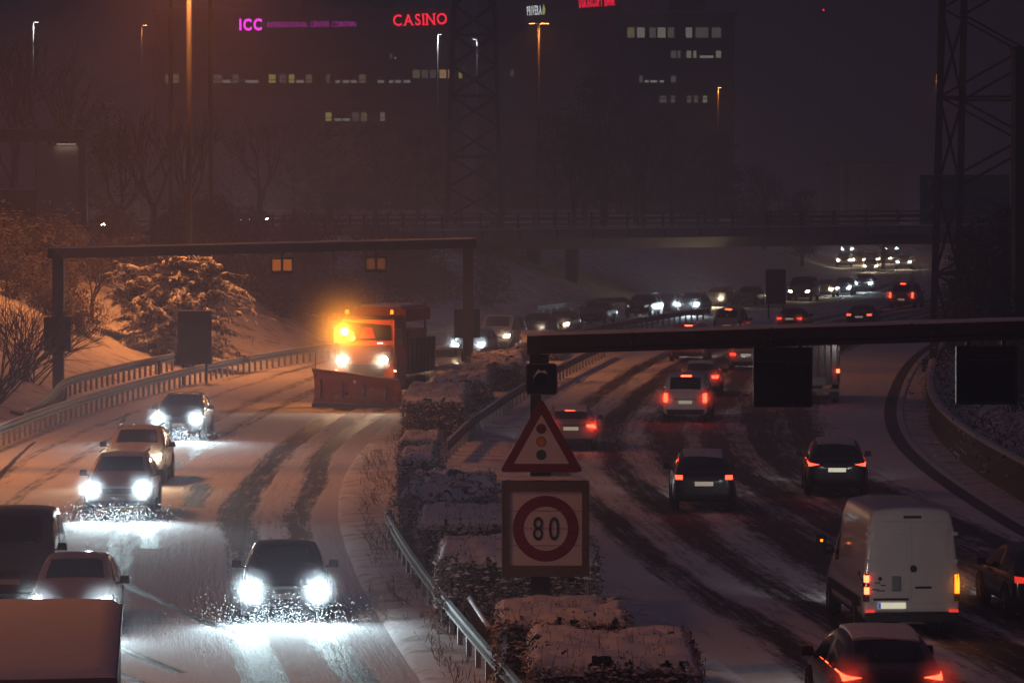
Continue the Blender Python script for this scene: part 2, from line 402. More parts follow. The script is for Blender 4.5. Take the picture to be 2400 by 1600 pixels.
# ------------------------------------------------------------------ guard rails
POST = MB().box((0, 0, 0.36), (0.12, 0.10, 0.80)).fix('rail_post')
WPROF = [(0.0, 0.44), (0.055, 0.48), (0.055, 0.53), (0.0, 0.575), (0.0, 0.625), (0.055, 0.67), (0.055, 0.72), (0.0, 0.76), (-0.02, 0.76), (-0.02, 0.44)]
def guard_rail(pts, face, step, label, zf=None, group='guard rails along the carriageways', snow=True, m='railsteel'):
    """pts: ground points; face: +1 beam on the right of the run, -1 on the left"""
    pts = [Vector(p) for p in pts]
    t = thing('guard_rail', label, 'guard rail', pts[0], 0, group); o = pts[0]
    rr, sn = [], []
    for i, p in enumerate(pts):
        a = pts[max(0, i - 1)]; b = pts[min(len(pts) - 1, i + 1)]
        tg = (b - a); tg.z = 0; tg.normalize(); nrm = Vector((tg.y, -tg.x, 0)) * face
        rr.append([p - o + nrm * (0.07 + n_) + Vector((0, 0, z)) for n_, z in WPROF])
        w = 0.035 + 0.012 * noise.noise(p * 0.7)
        sn.append([p - o + nrm * (0.055 + k * w) + Vector((0, 0, 0.76 + h + (0.015 * noise.noise(p * 1.3) if h > 0.01 else 0))) for k, h in ((-1.6, 0.0), (-0.9, 0.045), (0.6, 0.05), (1.4, 0.0))])
    part('rail', MB().rings(rr), M[m], t)
    if snow: part('snow_cap', MB().rings(sn), M['snow'], t, True)
    acc = 0.0; nxt = 0.0
    for i in range(len(pts) - 1):
        a, b = pts[i], pts[i + 1]; L = (b - a).length
        while nxt <= acc + L:
            p = a.lerp(b, (nxt - acc) / L); an = math.atan2((b - a).y, (b - a).x)
            link('post', POST, M['steel'], t, p - o, (0, 0, an)); nxt += step
        acc += L
    return t
def along(fn, off, d0, d1, st=3.0, z=None):
    out = []
    for d in np.arange(d0, d1 + 0.1, st):
        k = math.sqrt(1 + tangent(fn, d) ** 2)
        x = fn(d) + off * k
        out.append((x, float(d), ground_z(x, d) + 0.05 if z is None else z))
    return out
guard_rail(along(LL, -0.7, 118, 236), 1, 1.33, 'long steel guard rail on closely spaced posts along the orange lit snow bank')
guard_rail(along(LL, -0.7, 239, 283), 1, 2.0, 'guard rail along the far bend behind the snow plough')
guard_rail([(a_, b_, .72) for a_, b_, c_ in along(LL, -0.6, 283, 301, 2.0)] + [Vector((7.9, 303, 0.75)), Vector((9.3, 307, 0.10)), Vector((10.4, 311, 0.10)), Vector((12.0, 316, 0.10))], 1, 2.0,
           'brightly lit white guard rail that steps down below the bridge slope')
def q_rear(d): return (LL(d) - 1.15 - 0.9 * sst(163, 180, d) * 1.1, d, 0.02 + 0.50 * sst(160, 178, d))
guard_rail([q_rear(d) for d in np.arange(161, 206, 2.5)], 1, 1.33, 'shorter second guard rail splitting off behind the long one near the dark board')
guard_rail([(LR(d) + 0.75, float(d), 0.08) for d in np.arange(60, 112, 2.5)], -1, 2.0, 'low guard rail in dry grass beside the foreground hedges', m='dullrail', snow=False)
guard_rail([(float(np.interp(d, [139, 147, 156, 165, 175.5, 186, 200, 215, 232], [-2.2, -1.85, -1.4, -.75, 0, .85, 2.1, 3.5, 5.2])), float(d), 0.08) for d in np.arange(140, 232, 2.5)], 1, 2.0, 'guard rail on the purple side of the median behind the hedges', m='dullrail')
guard_rail([(-.80 + .075 * (85.5 - d), float(d), 0.10) for d in np.arange(79.5, 85.6, 1.5)], -1, 2.0, 'short snow capped rail stub between hedge and sign pole', m='dullrail')
guard_rail([(LR(d) + 0.6, float(d), 0.08) for d in np.arange(185, 300, 3.0)], -1, 2.0, 'far median guard rail beside the oncoming queue')

# dark wall with parapet along the outer edge of the right carriageway
def side_wall():
    t = thing('retaining_wall', 'low dark retaining wall curving along the outer shoulder below the bushes', 'wall', (RR(100) + 2, 100, 0))
    o = t.location.copy(); rr, cap, sn = [], [], []
    for d in np.arange(60, 300, 3.0):
        x = RR(d) + 1.0; h = 0.95
        rr.append([Vector((x + a, d, z)) - o for a, z in ((0, -0.2), (0, h), (0.28, h), (0.28, -0.2))])
        cap.append([Vector((x + a, d, z)) - o for a, z in ((-0.05, h), (-0.05, h + 0.10), (0.34, h + 0.10), (0.34, h))])
        sn.append([Vector((x + a, d, z)) - o for a, z in ((-0.04, h + 0.102), (0.0, h + 0.16 + 0.03 * noise.noise(Vector((d, 0, 0)))), (0.26, h + 0.17), (0.33, h + 0.102))])
    part('wall_face', MB().rings(rr), M['darkconcrete'], t); part('coping', MB().rings(cap), M['darkconcrete'], t); part('snow_cap', MB().rings(sn), M['roofsnow'], t, True)
side_wall()

# ------------------------------------------------------------------ road bridge
def build_bridge():
    A, B = BR0, BR1; dv = (B - A); L = dv.length; ax = dv.normalized(); rz = math.atan2(dv.y, dv.x)
    t = thing('road_bridge', 'snow dusted road bridge with railing crossing over both carriageways', 'bridge', (A.x, A.y, 0), rz)
    zt = lambda s: 6.0 + 0.3 * s / L                       # deck top along its length
    S = np.linspace(-4, L + 12, 40); WD_ = 11.0
    part('deck', MB().rings([[(s, y, zt(s) + z) for y, z in ((0, -0.05), (WD_, -0.05), (WD_, -0.45), (WD_ - 1.6, -0.55), (WD_ - 2.4, -1.45), (2.4, -1.45), (1.6, -0.55), (0, -0.45))] for s in S]), M['concrete'], t)
    part('edge_beam', MB().rings([[(s, y, zt(s) + z) for y, z in ((-0.28, -0.60), (-0.28, 0.12), (0.18, 0.12), (0.18, -0.045), (0.0, -0.06), (0.0, -0.60))] for s in S]), M['concrete'], t)
    part('edge_beam', MB().rings([[(s, WD_ + y, zt(s) + z) for y, z in ((-0.18, -0.04), (-0.18, 0.12), (0.28, 0.12), (0.28, -0.60), (0.0, -0.60))] for s in S]), M['darkconcrete'], t)
    part('snow_cap', MB().rings([[(s, y, zt(s) + z) for y, z in ((-0.27, 0.124), (-0.22, 0.19), (0.12, 0.20), (0.17, 0.124))] for s in S]), M['snow'], t, True)
    part('road_surface', MB().rings([[(s, y, zt(s) + z) for y, z in ((0.2, -0.045), (0.2, -0.01), (WD_ - 0.2, -0.01), (WD_ - 0.2, -0.045))] for s in S]), M['roofsnow'], t)
    for y in (-0.12, WD_ + 0.12):
        for z, h in ((1.22, 0.07), (0.85, 0.16), (0.42, 0.12)):
            part('rail', MB().bar((-4, y, zt(-4) + z), (L + 12, y, zt(L + 12) + z), 0.07, h), M['railsteel'], t)
    pm = MB().box((0, 0, 0.62), (0.10, 0.16, 1.16)).fix('railing_post'); pf = MB().box((0, 0, -0.25), (0.16, 0.09, 0.55)).fix('post_bracket')
    for i in range(int((L + 14) / 3.6)):
        s = -3.5 + i * 3.6
        for y in (-0.12, WD_ + 0.12): link('railing_post', pm, M['dark'], t, (s, y, zt(s) + 0.1))
        link('post_bracket', pf, M['dark'], t, (s, -0.34, zt(s)))
    for s in (37, 97):
        mb = MB()
        for y in (3.2, 7.8): mb = MB(); mb.tube((s, y, -0.1), (s, y, zt(s) - 1.44), 0.55, 0.55, 14); part('pier', mb, M['concrete'], t, True)
    for s0, s1, sg in ((-6, 20, 1), (L - 8, L + 14, -1)):    # abutments
        mb = MB(); mb.box(((s0 + s1) / 2 - 8 * (s0 < 0), WD_ / 2, 2.1), (12, WD_ - 0.6, 4.8), 0, (0.85, 1))
        part('abutment', mb, M['darkconcrete'], t)
build_bridge()

# ------------------------------------------------------------------ falling haze of snow: one closed box of even air
def build_haze():
    mb = MB().box((0, 820, 58), (1080, 1900, 124))
    m = bpy.data.materials.new('snowy_air'); m.use_nodes = True; n = m.node_tree.nodes; n.clear()
    out = n.new('ShaderNodeOutputMaterial'); pv = n.new('ShaderNodeVolumePrincipled')
    pv.inputs['Color'].default_value = (0.90, 0.72, 0.84, 1); pv.inputs['Density'].default_value = HAZE_DENSITY; pv.inputs['Anisotropy'].default_value = 0.35
    m.node_tree.links.new(pv.outputs[0], out.inputs['Volume'])
    o = link('haze', mb.fix('haze'), m, kind='stuff'); o['label'] = 'thin snowy night air'
build_haze()
# ------------------------------------------------------------------ vehicles
def subdiv_mesh(mb, mats_idx, levels=2):
    me = bpy.data.meshes.new('cage'); me.from_pydata(mb.v, [], mb.f); me.update()
    for i in range(8): me.materials.append(None)
    me.polygons.foreach_set('material_index', mats_idx)
    o = bpy.data.objects.new('cage', me); COL.objects.link(o)
    md = o.modifiers.new('s', 'SUBSURF'); md.levels = levels; md.render_levels = levels
    dg = bpy.context.evaluated_depsgraph_get(); ev = o.evaluated_get(dg)
    out = bpy.data.meshes.new_from_object(ev)
    bpy.data.objects.remove(o)
    return out
class Shape:
    """a lofted body: subdivided once, split by face tag, with patches laid onto its surface"""
    def __init__(s, stations, tags):
        mb = MB(); rr = []
        for y, half in stations:
            rr.append([(x, y, z) for x, z in half] + [(-x, y, z) for x, z in reversed(half[1:-1])])
        mb.rings(rr)
        n = len(rr[0]); idx = []
        k = len(stations[0][1])
        for i in range(len(rr) - 1):
            for j in range(n):
                jj = j if j < k - 1 else n - 1 - j
                idx.append(tags.get((i, jj), 0))
        idx += [0, 0]
        bm = bmesh.new(); me0 = bpy.data.meshes.new('t'); me0.from_pydata(mb.v, [], mb.f); me0.update()
        me0.polygons.foreach_set('material_index', idx); 
        for i in range(8): me0.materials.append(None)
        bm.from_mesh(me0); bmesh.ops.recalc_face_normals(bm, faces=bm.faces); bm.to_mesh(me0); bm.free()
        o = bpy.data.objects.new('cage', me0); COL.objects.link(o)
        md = o.modifiers.new('s', 'SUBSURF'); md.levels = 2; md.render_levels = 2
        s.me = bpy.data.meshes.new_from_object(o.evaluated_get(bpy.context.evaluated_depsgraph_get()))
        bpy.data.objects.remove(o)
        s.verts = [v.co.copy() for v in s.me.vertices]; s.nor = [v.normal.copy() for v in s.me.vertices]
        s.polys = [tuple(p.vertices) for p in s.me.polygons]; s.tag = [p.material_index for p in s.me.polygons]
        s.bvh = BVHTree.FromPolygons(s.verts, s.polys)
    def body(s, name='body'):
        m = bpy.data.meshes.new(name); m.from_pydata(s.verts, [], s.polys); m.update()
        m.polygons.foreach_set('use_smooth', [True] * len(m.polygons)); return m
    def piece(s, name, tag, off=0.008, side=0):
        fs = [p for p, t in zip(s.polys, s.tag) if t == tag and (side == 0 or sum(s.verts[i].x for i in p) * side > 0)]
        used = sorted({i for p in fs for i in p}); mp = {i: k for k, i in enumerate(used)}
        m = bpy.data.meshes.new(name); m.from_pydata([s.verts[i] + s.nor[i] * off for i in used], [], [tuple(mp[i] for i in p) for p in fs]); m.update()
        m.polygons.foreach_set('use_smooth', [True] * len(m.polygons)); return m
    def patch(s, name, ax, c4, off=0.012, nu=6, nv=4, only=None):
        """c4: four corners (anticlockwise) in the plane seen along the axis; F front, K rear, T top, E left side, I right side"""
        vs = []; ins = []
        for j in range(nv + 1):
            for i in range(nu + 1):
                u, v = i / nu, j / nv
                a = (1 - u) * (1 - v) * c4[0][0] + u * (1 - v) * c4[1][0] + u * v * c4[2][0] + (1 - u) * v * c4[3][0]
                b = (1 - u) * (1 - v) * c4[0][1] + u * (1 - v) * c4[1][1] + u * v * c4[2][1] + (1 - u) * v * c4[3][1]
                if ax == 'F': o, d = Vector((a, 9, b)), Vector((0, -1, 0))
                elif ax == 'K': o, d = Vector((a, -9, b)), Vector((0, 1, 0))
                elif ax == 'T': o, d = Vector((a, b, 9)), Vector((0, 0, -1))
                elif ax == 'E': o, d = Vector((-9, a, b)), Vector((1, 0, 0))
                else: o, d = Vector((9, a, b)), Vector((-1, 0, 0))
                h = s.bvh.ray_cast(o, d)
                if h[0] is None:
                    q = o + d * 6.8; h = s.bvh.find_nearest(q)
                p, nn = h[0], h[1]
                if nn.dot(d) > 0: nn = -nn
                vs.append(p + nn * off * 0.4 - d * off); ins.append(p + d * 0.03)
        W_ = nu + 1
        fs = [(j * W_ + i, j * W_ + i + 1, (j + 1) * W_ + i + 1, (j + 1) * W_ + i) for j in range(nv) for i in range(nu)]
        rim = [i for i in range(W_)] + [j * W_ + nu for j in range(1, nv + 1)] + [nv * W_ + i for i in range(nu - 1, -1, -1)] + [j * W_ for j in range(nv - 1, 0, -1)]
        b = len(vs); vs += [ins[i] for i in rim]; nr = len(rim)
        fs += [(rim[k], b + k, b + (k + 1) % nr, rim[(k + 1) % nr]) for k in range(nr)]
        bm = bmesh.new(); m = bpy.data.meshes.new(name); m.from_pydata(vs, [], fs); m.update()
        bm.from_mesh(m); bmesh.ops.recalc_face_normals(bm, faces=bm.faces); bm.to_mesh(m); bm.free()
        return m

def wheel_meshes(r, w):
    t = MB(); N = 20; prof = [(-w / 2, r * 0.66), (-w / 2, r * 0.93), (-w * 0.36, r), (w * 0.36, r), (w / 2, r * 0.93), (w / 2, r * 0.66)]
    t.rings([[(x, rr * math.cos(2 * math.pi * i / N), rr * math.sin(2 * math.pi * i / N)) for x, rr in prof] for i in range(N + 1)], close=False, caps=False)
    rm = MB()
    for sg in (-1, 1):
        rm.tube((sg * w * 0.36, 0, 0), (sg * w * 0.44, 0, 0), r * 0.2, r * 0.14, 10)
        for k in range(5):
            an = 2 * math.pi * k / 5
            rm.bar((sg * w * 0.38, 0, 0), (sg * w * 0.40, r * 0.64 * math.cos(an), r * 0.64 * math.sin(an)), 0.05, r * 0.2)
    rm.tube((-w * 0.2, 0, 0), (w * 0.2, 0, 0), r * 0.66, r * 0.66, 16)
    return t.fix('tyre', True), rm.fix('rim')

TYPES = {}
def car_type(key, L, Wd, H, zb=0.22, belt=0.92, cowl=0.98, nose=0.74, cowl_y=0.95, roof_f=0.25, roof_r=-1.35, rg_y=-1.95, rg_z=1.0, tail=0.98,
             wr=0.33, roofw=0.70, axle=(1.35, -1.30), rear_glass=True, side_glass=(3, 4, 6), lights=None, tl=None, plate_z=0.72, rail=False, bplr=-0.45, van=False, snowcap=0.0):
    hl, w = L / 2, Wd / 2
    def hood(y, ww, top, zb_=zb):
        return (y, [(0, zb_), (ww * .80, zb_), (ww * .97, zb_ + .12), (ww, (zb_ + top) * .52), (ww * .97, top - .10), (ww * .86, top - .01), (ww * .74, top), (0, top + .04)])
    def cab(y, ww, top, rw, bz=belt):
        return (y, [(0, zb), (ww * .84, zb), (ww * .98, zb + .12), (ww, bz * .62), (ww * .965, bz), (rw, top - .07), (rw * .9, top - .005), (0, top + .025)])
    rwd = w * roofw * 1.05
    st = [hood(hl - .06, w * .78, nose - .10, zb + .10), hood(hl - .02, w * .88, nose - .06, zb + .05), hood(hl - .20, w * .96, nose + .0), hood((hl + cowl_y) / 2, w * .99, nose * .25 + cowl * .75),
          (cowl_y, [(0, zb), (w * .84, zb), (w * .98, zb + .12), (w, belt * .62), (w * .975, belt), (w * .92, cowl + .03), (w * .84, cowl + .04), (0, cowl + .07)]),
          cab(roof_f, w, H, rwd), cab(bplr + .05, w, H + .01, rwd), cab(bplr - .05, w, H + .01, rwd), cab(roof_r, w, H - .03, rwd * .98),
          (rg_y, [(0, zb), (w * .84, zb), (w * .97, zb + .12), (w * .985, belt * .62), (w * .95, belt), (w * .90, rg_z), (w * .80, rg_z + .02), (0, rg_z + .04)]),
          hood(-hl + .06, w * .93, tail, zb + .05), hood(-hl + .0, w * .86, tail - .12, zb + .10)]
    tags = {(4, 6): 1}
    tags[(4, 4)] = 2; tags[(5, 4)] = 2
    if not van: tags[(7, 4)] = 3
    if rear_glass: tags[(8, 6)] = 4
    sh = Shape(st, tags); P = []
    P.append(('body', sh.body(), 'paint', None, True))
    P.append(('windscreen', sh.piece('windscreen', 1), 'glass', None, True))
    for sd in (1, -1):
        P.append(('side_window', sh.piece('side_window', 2, side=sd), 'glass', None, True))
        if not van: P.append(('side_window', sh.piece('side_window', 3, side=sd), 'glass', None, True))
    if rear_glass: P.append(('rear_window', sh.piece('rear_window', 4), 'glass', None, True))
    # front
    P.append(('grille', sh.patch('grille', 'F', [(-w * .42, nose - .26), (w * .42, nose - .26), (w * .46, nose - .12), (-w * .46, nose - .12)], .01), 'trim', None, False))
    P.append(('bumper', sh.patch('bumper', 'F', [(-w * .74, zb + .02), (w * .74, zb + .02), (w * .80, zb + .20), (-w * .80, zb + .20)], .016, 10, 4), 'trim', None, False))
    P.append(('number_plate', sh.patch('number_plate', 'F', [(-.26, zb + .22), (.26, zb + .22), (.26, zb + .33), (-.26, zb + .33)], .022, 4, 2), 'frontplate', None, False))
    hz = nose - .13
    for sg in (-1, 1):
        c = [(sg * w * .56, hz - .07), (sg * w * .87, hz - .04), (sg * w * .88, hz + .12), (sg * w * .62, hz + .08)]
        if lights: c = [(sg * x, z) for x, z in lights]
        if sg < 0: c = [c[1], c[0], c[3], c[2]]
        P.append(('headlight', sh.patch('headlight', 'F', c, .014), 'head', None, False))
    # rear
    t4 = tl or [(w * .60, tail - .24), (w * .90, tail - .24), (w * .90, tail - .10), (w * .56, tail - .13)]
    for sg in (-1, 1):
        c = [(sg * x, z) for x, z in t4]
        if sg < 0: c = [c[1], c[0], c[3], c[2]]
        P.append(('tail_light', sh.patch('tail_light', 'K', c, .016), 'tail', None, False))
    P.append(('bumper', sh.patch('bumper', 'K', [(-w * .76, zb + .04), (w * .76, zb + .04), (w * .84, zb + .24), (-w * .84, zb + .24)], .018, 10, 4), 'trim', None, False))
    P.append(('number_plate', sh.patch('number_plate', 'K', [(-.26, plate_z - .06), (.26, plate_z - .06), (.26, plate_z + .06), (-.26, plate_z + .06)], .02, 4, 2), 'plate', None, False))
    bz = H - .10 if rear_glass else H - .16
    P.append(('brake_light', sh.patch('brake_light', 'K', [(-.20, bz), (.20, bz), (.20, bz + .045), (-.20, bz + .045)], .02, 4, 2), 'brake3', None, False))
    P.append(('tailgate_trim', sh.patch('tailgate_trim', 'K', [(-w * .5, plate_z + .09), (w * .5, plate_z + .09), (w * .5, plate_z + .12), (-w * .5, plate_z + .12)], .016, 8, 2), 'trim', None, False))
    # mirrors
    for sg in (-1, 1):
        mb = MB(); mb.box((sg * (w + .12), cowl_y - .34, belt + .11), (.22, .12, .16), 0, (.85, .8)); mb.bar((sg * (w * .93), cowl_y - .36, belt + .03), (sg * (w + .1), cowl_y - .36, belt + .06), .05, .04)
        P.append(('mirror', mb.fix('mirror', False, .02), 'paintdark', None, False))
    ty, rm = wheel_meshes(wr, .23)
    for ay in axle:
        for sg in (-1, 1):
            P.append(('wheel', ty, 'tyre', (sg * (w - .10), ay, wr), True))
            mb = MB(); rr = []
            for i in range(17):
                an = math.pi * i / 16
                rr.append([(sg * (w + .012), ay + q * math.cos(an), wr + q * math.sin(an)) for q in (wr + .015, wr + .075)] + [(sg * (w - .16), ay + q * math.cos(an), wr + q * math.sin(an)) for q in (wr + .075, wr + .015)])
            mb.rings(rr)
            P.append(('wheel_arch', mb.fix('wheel_arch'), 'trim', None, False))
    if rail:
        for sg in (-1, 1):
            P.append(('roof_rail', MB().bar((sg * rwd * .92, roof_f - .25, H + .05), (sg * rwd * .92, roof_r + .1, H + .03), .035, .035).fix('roof_rail'), 'trim', None, False))
    mb = MB()
    for q in (-.35, .1): mb.bar((q * w * 1.5, cowl_y + .02, cowl + .085), (q * w * 1.5 + .42, cowl_y - .1, cowl + .15), .015, .015)
    P.append(('wiper', mb.fix('wiper'), 'trim', None, False))
    for sg in (-1, 1):
        mb = MB()
        for yy in (bplr + .12, bplr - .95):
            mb.box((sg * (w * .985 + .012), yy, belt * .88), (.03, .18, .03))
        P.append(('door_handle', mb.fix('door_handle'), 'paint', None, False))
    snow = sh.patch('roof_snow', 'T', [(-rwd * .82, roof_r + .12), (rwd * .82, roof_r + .05), (rwd * .80, roof_f - .12), (-rwd * .82, roof_f - .16)], .035, 10, 10)
    for v in snow.vertices: v.co.z += .025 * noise.noise(v.co * 2.3) 
    snow2 = sh.patch('tail_snow', 'K', [(-w * .6, tail - .05), (w * .6, tail - .05), (w * .5, tail), (-w * .5, tail)], .02, 10, 2)
    TYPES[key] = dict(parts=P, rim=rm, L=L, W=Wd, H=H, w=w, hz=hz, tz=sum(z for x, z in t4) / 4, tx=sum(x for x, z in t4) / 4, hx=(sum(x for x, z in lights) / 4 if lights else w * .74), snow=snow, shape=sh, nose=nose, tail=tail, zb=zb, rwd=rwd, belt=belt)

car_type('hatch', 4.15, 1.78, 1.47, roof_r=-1.45, rg_y=-1.86, rg_z=1.0, tail=1.0, belt=.90, cowl=.96, nose=.78, plate_z=.80)
car_type('sedan', 4.65, 1.84, 1.45, cowl_y=.85, roof_f=.20, roof_r=-1.05, rg_y=-1.70, rg_z=1.02, tail=1.04, belt=.92, cowl=.96, nose=.76, axle=(1.45, -1.35),
         lights=[(.52, .57), (.85, .63), (.86, .77), (.58, .72)])
car_type('estate', 4.65, 1.84, 1.48, cowl_y=.95, roof_f=.28, roof_r=-1.75, rg_y=-2.12, rg_z=1.02, tail=1.02, belt=.93, cowl=.97, nose=.77, axle=(1.45, -1.35), rail=True, plate_z=.80,
         tl=[(.56, .86), (.86, .80), (.86, .96), (.54, .93)])
car_type('suv', 4.60, 1.90, 1.68, zb=.30, belt=1.06, cowl=1.12, nose=.96, cowl_y=1.0, roof_f=.35, roof_r=-1.70, rg_y=-2.08, rg_z=1.10, tail=1.12, wr=.37, axle=(1.40, -1.36), rail=True, plate_z=.84)
car_type('crossover', 4.45, 1.84, 1.60, zb=.26, belt=1.0, cowl=1.06, nose=.88, cowl_y=.98, roof_f=.30, roof_r=-1.55, rg_y=-2.02, rg_z=1.08, tail=1.10, wr=.36, axle=(1.38, -1.34), plate_z=.80,
         tl=[(.52, .96), (.83, .90), (.86, 1.04), (.78, 1.00)])
car_type('city', 4.2, 1.80, 1.62, zb=.26, belt=1.02, cowl=1.08, nose=.88, cowl_y=1.05, roof_f=.40, roof_r=-1.55, rg_y=-1.92, rg_z=1.10, tail=1.10, wr=.34, axle=(1.30, -1.28), plate_z=.80,
         tl=[(.60, .92), (.80, .92), (.80, 1.04), (.60, 1.04)])
car_type('small_van', 4.40, 1.80, 1.86, zb=.26, belt=1.02, cowl=1.10, nose=.90, cowl_y=1.25, roof_f=.62, roof_r=-2.0, rg_y=-2.12, rg_z=1.14, tail=1.18, wr=.33, roofw=.82, axle=(1.45, -1.40), plate_z=.78,
         tl=[(.70, .78), (.85, .78), (.84, 1.12), (.70, 1.12)], bplr=-.3)
car_type('minibus', 5.0, 1.98, 1.98, zb=.28, belt=1.12, cowl=1.18, nose=.92, cowl_y=1.75, roof_f=1.05, roof_r=-2.25, rg_y=-2.42, rg_z=1.16, tail=1.20, wr=.35, roofw=.84, axle=(1.75, -1.55), bplr=.1,
         tl=[(.80, .85), (.94, .85), (.93, 1.25), (.80, 1.25)])

def halo_mat(name, dens, col=(0.9, 0.92, 0.95), g=0.2):
    m = bpy.data.materials.new(name); m.use_nodes = True; n = m.node_tree.nodes; n.clear()
    out = n.new('ShaderNodeOutputMaterial'); pv = n.new('ShaderNodeVolumePrincipled')
    pv.inputs['Color'].default_value = (*col, 1); pv.inputs['Anisotropy'].default_value = g
    l = m.node_tree.links; tc_ = n.new('ShaderNodeTexCoord'); ln = n.new('ShaderNodeVectorMath'); ln.operation = 'LENGTH'; l.new(tc_.outputs['Object'], ln.inputs[0])
    mr = n.new('ShaderNodeMapRange'); mr.interpolation_type = 'SMOOTHSTEP'; mr.inputs['From Min'].default_value = 0.0; mr.inputs['From Max'].default_value = 0.9; mr.inputs['To Min'].default_value = dens; mr.inputs['To Max'].default_value = 0.0
    l.new(ln.outputs['Value'], mr.inputs['Value']); l.new(mr.outputs[0], pv.inputs['Density'])
    m.node_tree.links.new(pv.outputs[0], out.inputs['Volume']); return m
M['spray'] = halo_mat('halo_spray_air', .32); M['tailhalo'] = halo_mat('tail_halo_air', 2.2)  # extra haze for the halos round headlights and tail lights
def blob(seed):
    mb = MB(); rr = []
    for j in range(9):
        th = math.pi * (j + .02) / 8.04
        rr.append([Vector((math.sin(th) * math.cos(a), math.sin(th) * math.sin(a), math.cos(th))) * (1 + .12 * noise.noise(Vector((th * 2, a, seed)))) for a in np.linspace(0, 6.283, 15)[:-1]])
    mb.rings(rr); return mb.fix('halo_cloud', True)
BLOB = blob(1.0)
def spray(c, sz, m='spray', rz=0.0, what='headlights'):  # haze added round a lamp to imitate its bloom, with some real spray
    o = link('lamp_halo_spray', BLOB, M[m], None, c, (0, 0, rz), sz, kind='stuff'); o['label'] = 'added halo cloud of haze and fine snow spray glowing around car ' + what; o['category'] = 'spray'
    return o
def place(kind, label, u=None, v=None, d=None, X=None, facing='oncoming', paint='black_paint', head='cool', beam=1.0, tail='tail', brake=False, plate='plate', fn=None, snow=None, cat=None, group=None, turn=0.0, glow=0.0, rear_snow=False):
    """u, v: ground point below the end of the vehicle that looks at the camera"""
    T = TYPES[kind]
    if d is None: d = F * HCAM / (v - HY)
    if X is None: X = (u - 1200) * d / F
    g = fn or (LR if facing == 'oncoming' else RL)
    s0 = tangent(LL if facing == 'oncoming' else RL, d + 2.0) * .5 + tangent(g, d + 2.0) * .5
    hd = math.atan2(s0, 1.0) * -1.0                     # heading of the lane seen from above
    if facing == 'oncoming': rz = math.pi + hd + turn
    else: rz = hd + turn
    fwd = Vector((-math.sin(rz), math.cos(rz), 0))
    near = Vector((X, d, 0)); c = near - fwd * (T['L'] / 2) if facing == 'oncoming' else near + fwd * (T['L'] / 2)
    name = {'hatch': 'hatchback_car', 'sedan': 'sedan_car', 'estate': 'estate_car', 'suv': 'sport_utility_vehicle', 'crossover': 'crossover_car', 'city': 'city_car', 'small_van': 'small_van', 'minibus': 'minibus'}[kind]
    t = thing(name, label, cat or ('van' if 'van' in kind or kind == 'minibus' else 'car'), c, rz, group)
    roles = dict(paint=M[paint], paintdark=M[paint] if paint in ('black_paint', 'charcoal_paint') else M['trim'], glass=M['glass'], trim=M['trim'], tyre=M['tyre'], frontplate=M['palewall'] if facing == 'oncoming' else M['palewall'],
                 head=M.get(head, M['offlamp']) if facing == 'oncoming' else M['offlamp'],
                 tail=M[tail] if facing != 'oncoming' else M['tailoff'], brake3=(M['brake'] if brake else M['tailoff']), plate=M[plate] if facing != 'oncoming' else M['palewall'])
    for nm, me, role, loc, sm in T['parts']:
        o = link(nm, me, None, t, loc)
        if len(me.materials) == 0: me.materials.append(None)
        o.material_slots[0].link = 'OBJECT'; o.material_slots[0].material = roles[role]
        if nm == 'wheel': link('rim', T['rim'], M['rim'], o)
    if snow: link('roof_snow', T['snow'], M[snow], t)
    hl = T['L'] / 2
    if facing == 'oncoming' and beam > 0:
        col = (0.72, 0.93, 1.0) if head == 'cool' else (1.0, 0.76, 0.45)
        both = (-1, 1) if d < 175 else (0,)
        for sg in both:
            lamp('SPOT', (sg * T['hx'], hl + .10, T['hz'] + .02), BEAM * beam * (1 if d < 175 else .8), col, t, spot_size=R(90), spot_blend=1.0, shadow_soft_size=.06, rot=(R(90 - 4.5), 0, 0))
        for sg in (-1, 1): lamp('SPOT', (sg * T['hx'], hl + .10, T['hz'] + .02), BEAM * min(1.0, beam) * .42, col, t, spot_size=R(165), spot_blend=.8, shadow_soft_size=.06, rot=(R(108), 0, 0))
    if facing == 'oncoming' and beam > .12:
        rt = Vector((fwd.y, -fwd.x, 0))
        for sg in (-1, 1): spray(near + fwd * .3 + rt * (sg * T['hx']) + Vector((0, 0, T['hz'] + .02)), (.72, .6, .66), 'spray', rz)
    if facing != 'oncoming' and glow > .16:
        rt = Vector((fwd.y, -fwd.x, 0))
        for sg in (-1, 1): spray(near - fwd * .25 + rt * (sg * T['tx']) + Vector((0, 0, T['tz'])), (.62, .5, .58), 'tailhalo', rz, 'tail lights')
    if facing != 'oncoming' and d < 240:
        lamp('SPOT', (0, hl + .12, T['hz']), BEAM * .42, (.95, .93, .92), t, spot_size=R(80), spot_blend=1.0, shadow_soft_size=.25, rot=(R(90 - 3.5), 0, 0))
    if facing != 'oncoming' and glow > 0:
        for sg in (-1, 1):
            lamp('SPOT', (sg * T['tx'], -hl - .06, T['tz']), RED * glow, (1.0, 0.03, 0.02), t, shadow_soft_size=.06, spot_size=R(160), spot_blend=.6, rot=(R(-90), 0, 0))
        if brake: lamp('SPOT', (0, -hl - .06, T['H'] - .05), RED * glow * .4, (1.0, 0.03, 0.02), t, shadow_soft_size=.05, spot_size=R(160), spot_blend=.6, rot=(R(-90), 0, 0))
    return t
BEAM, RED = 780.0, 18.0
Q = 'oncoming cars queueing on the snowy carriageway'; Q2 = 'cars driving away on the dark carriageway'; Q3 = 'headlit traffic under the bridge'

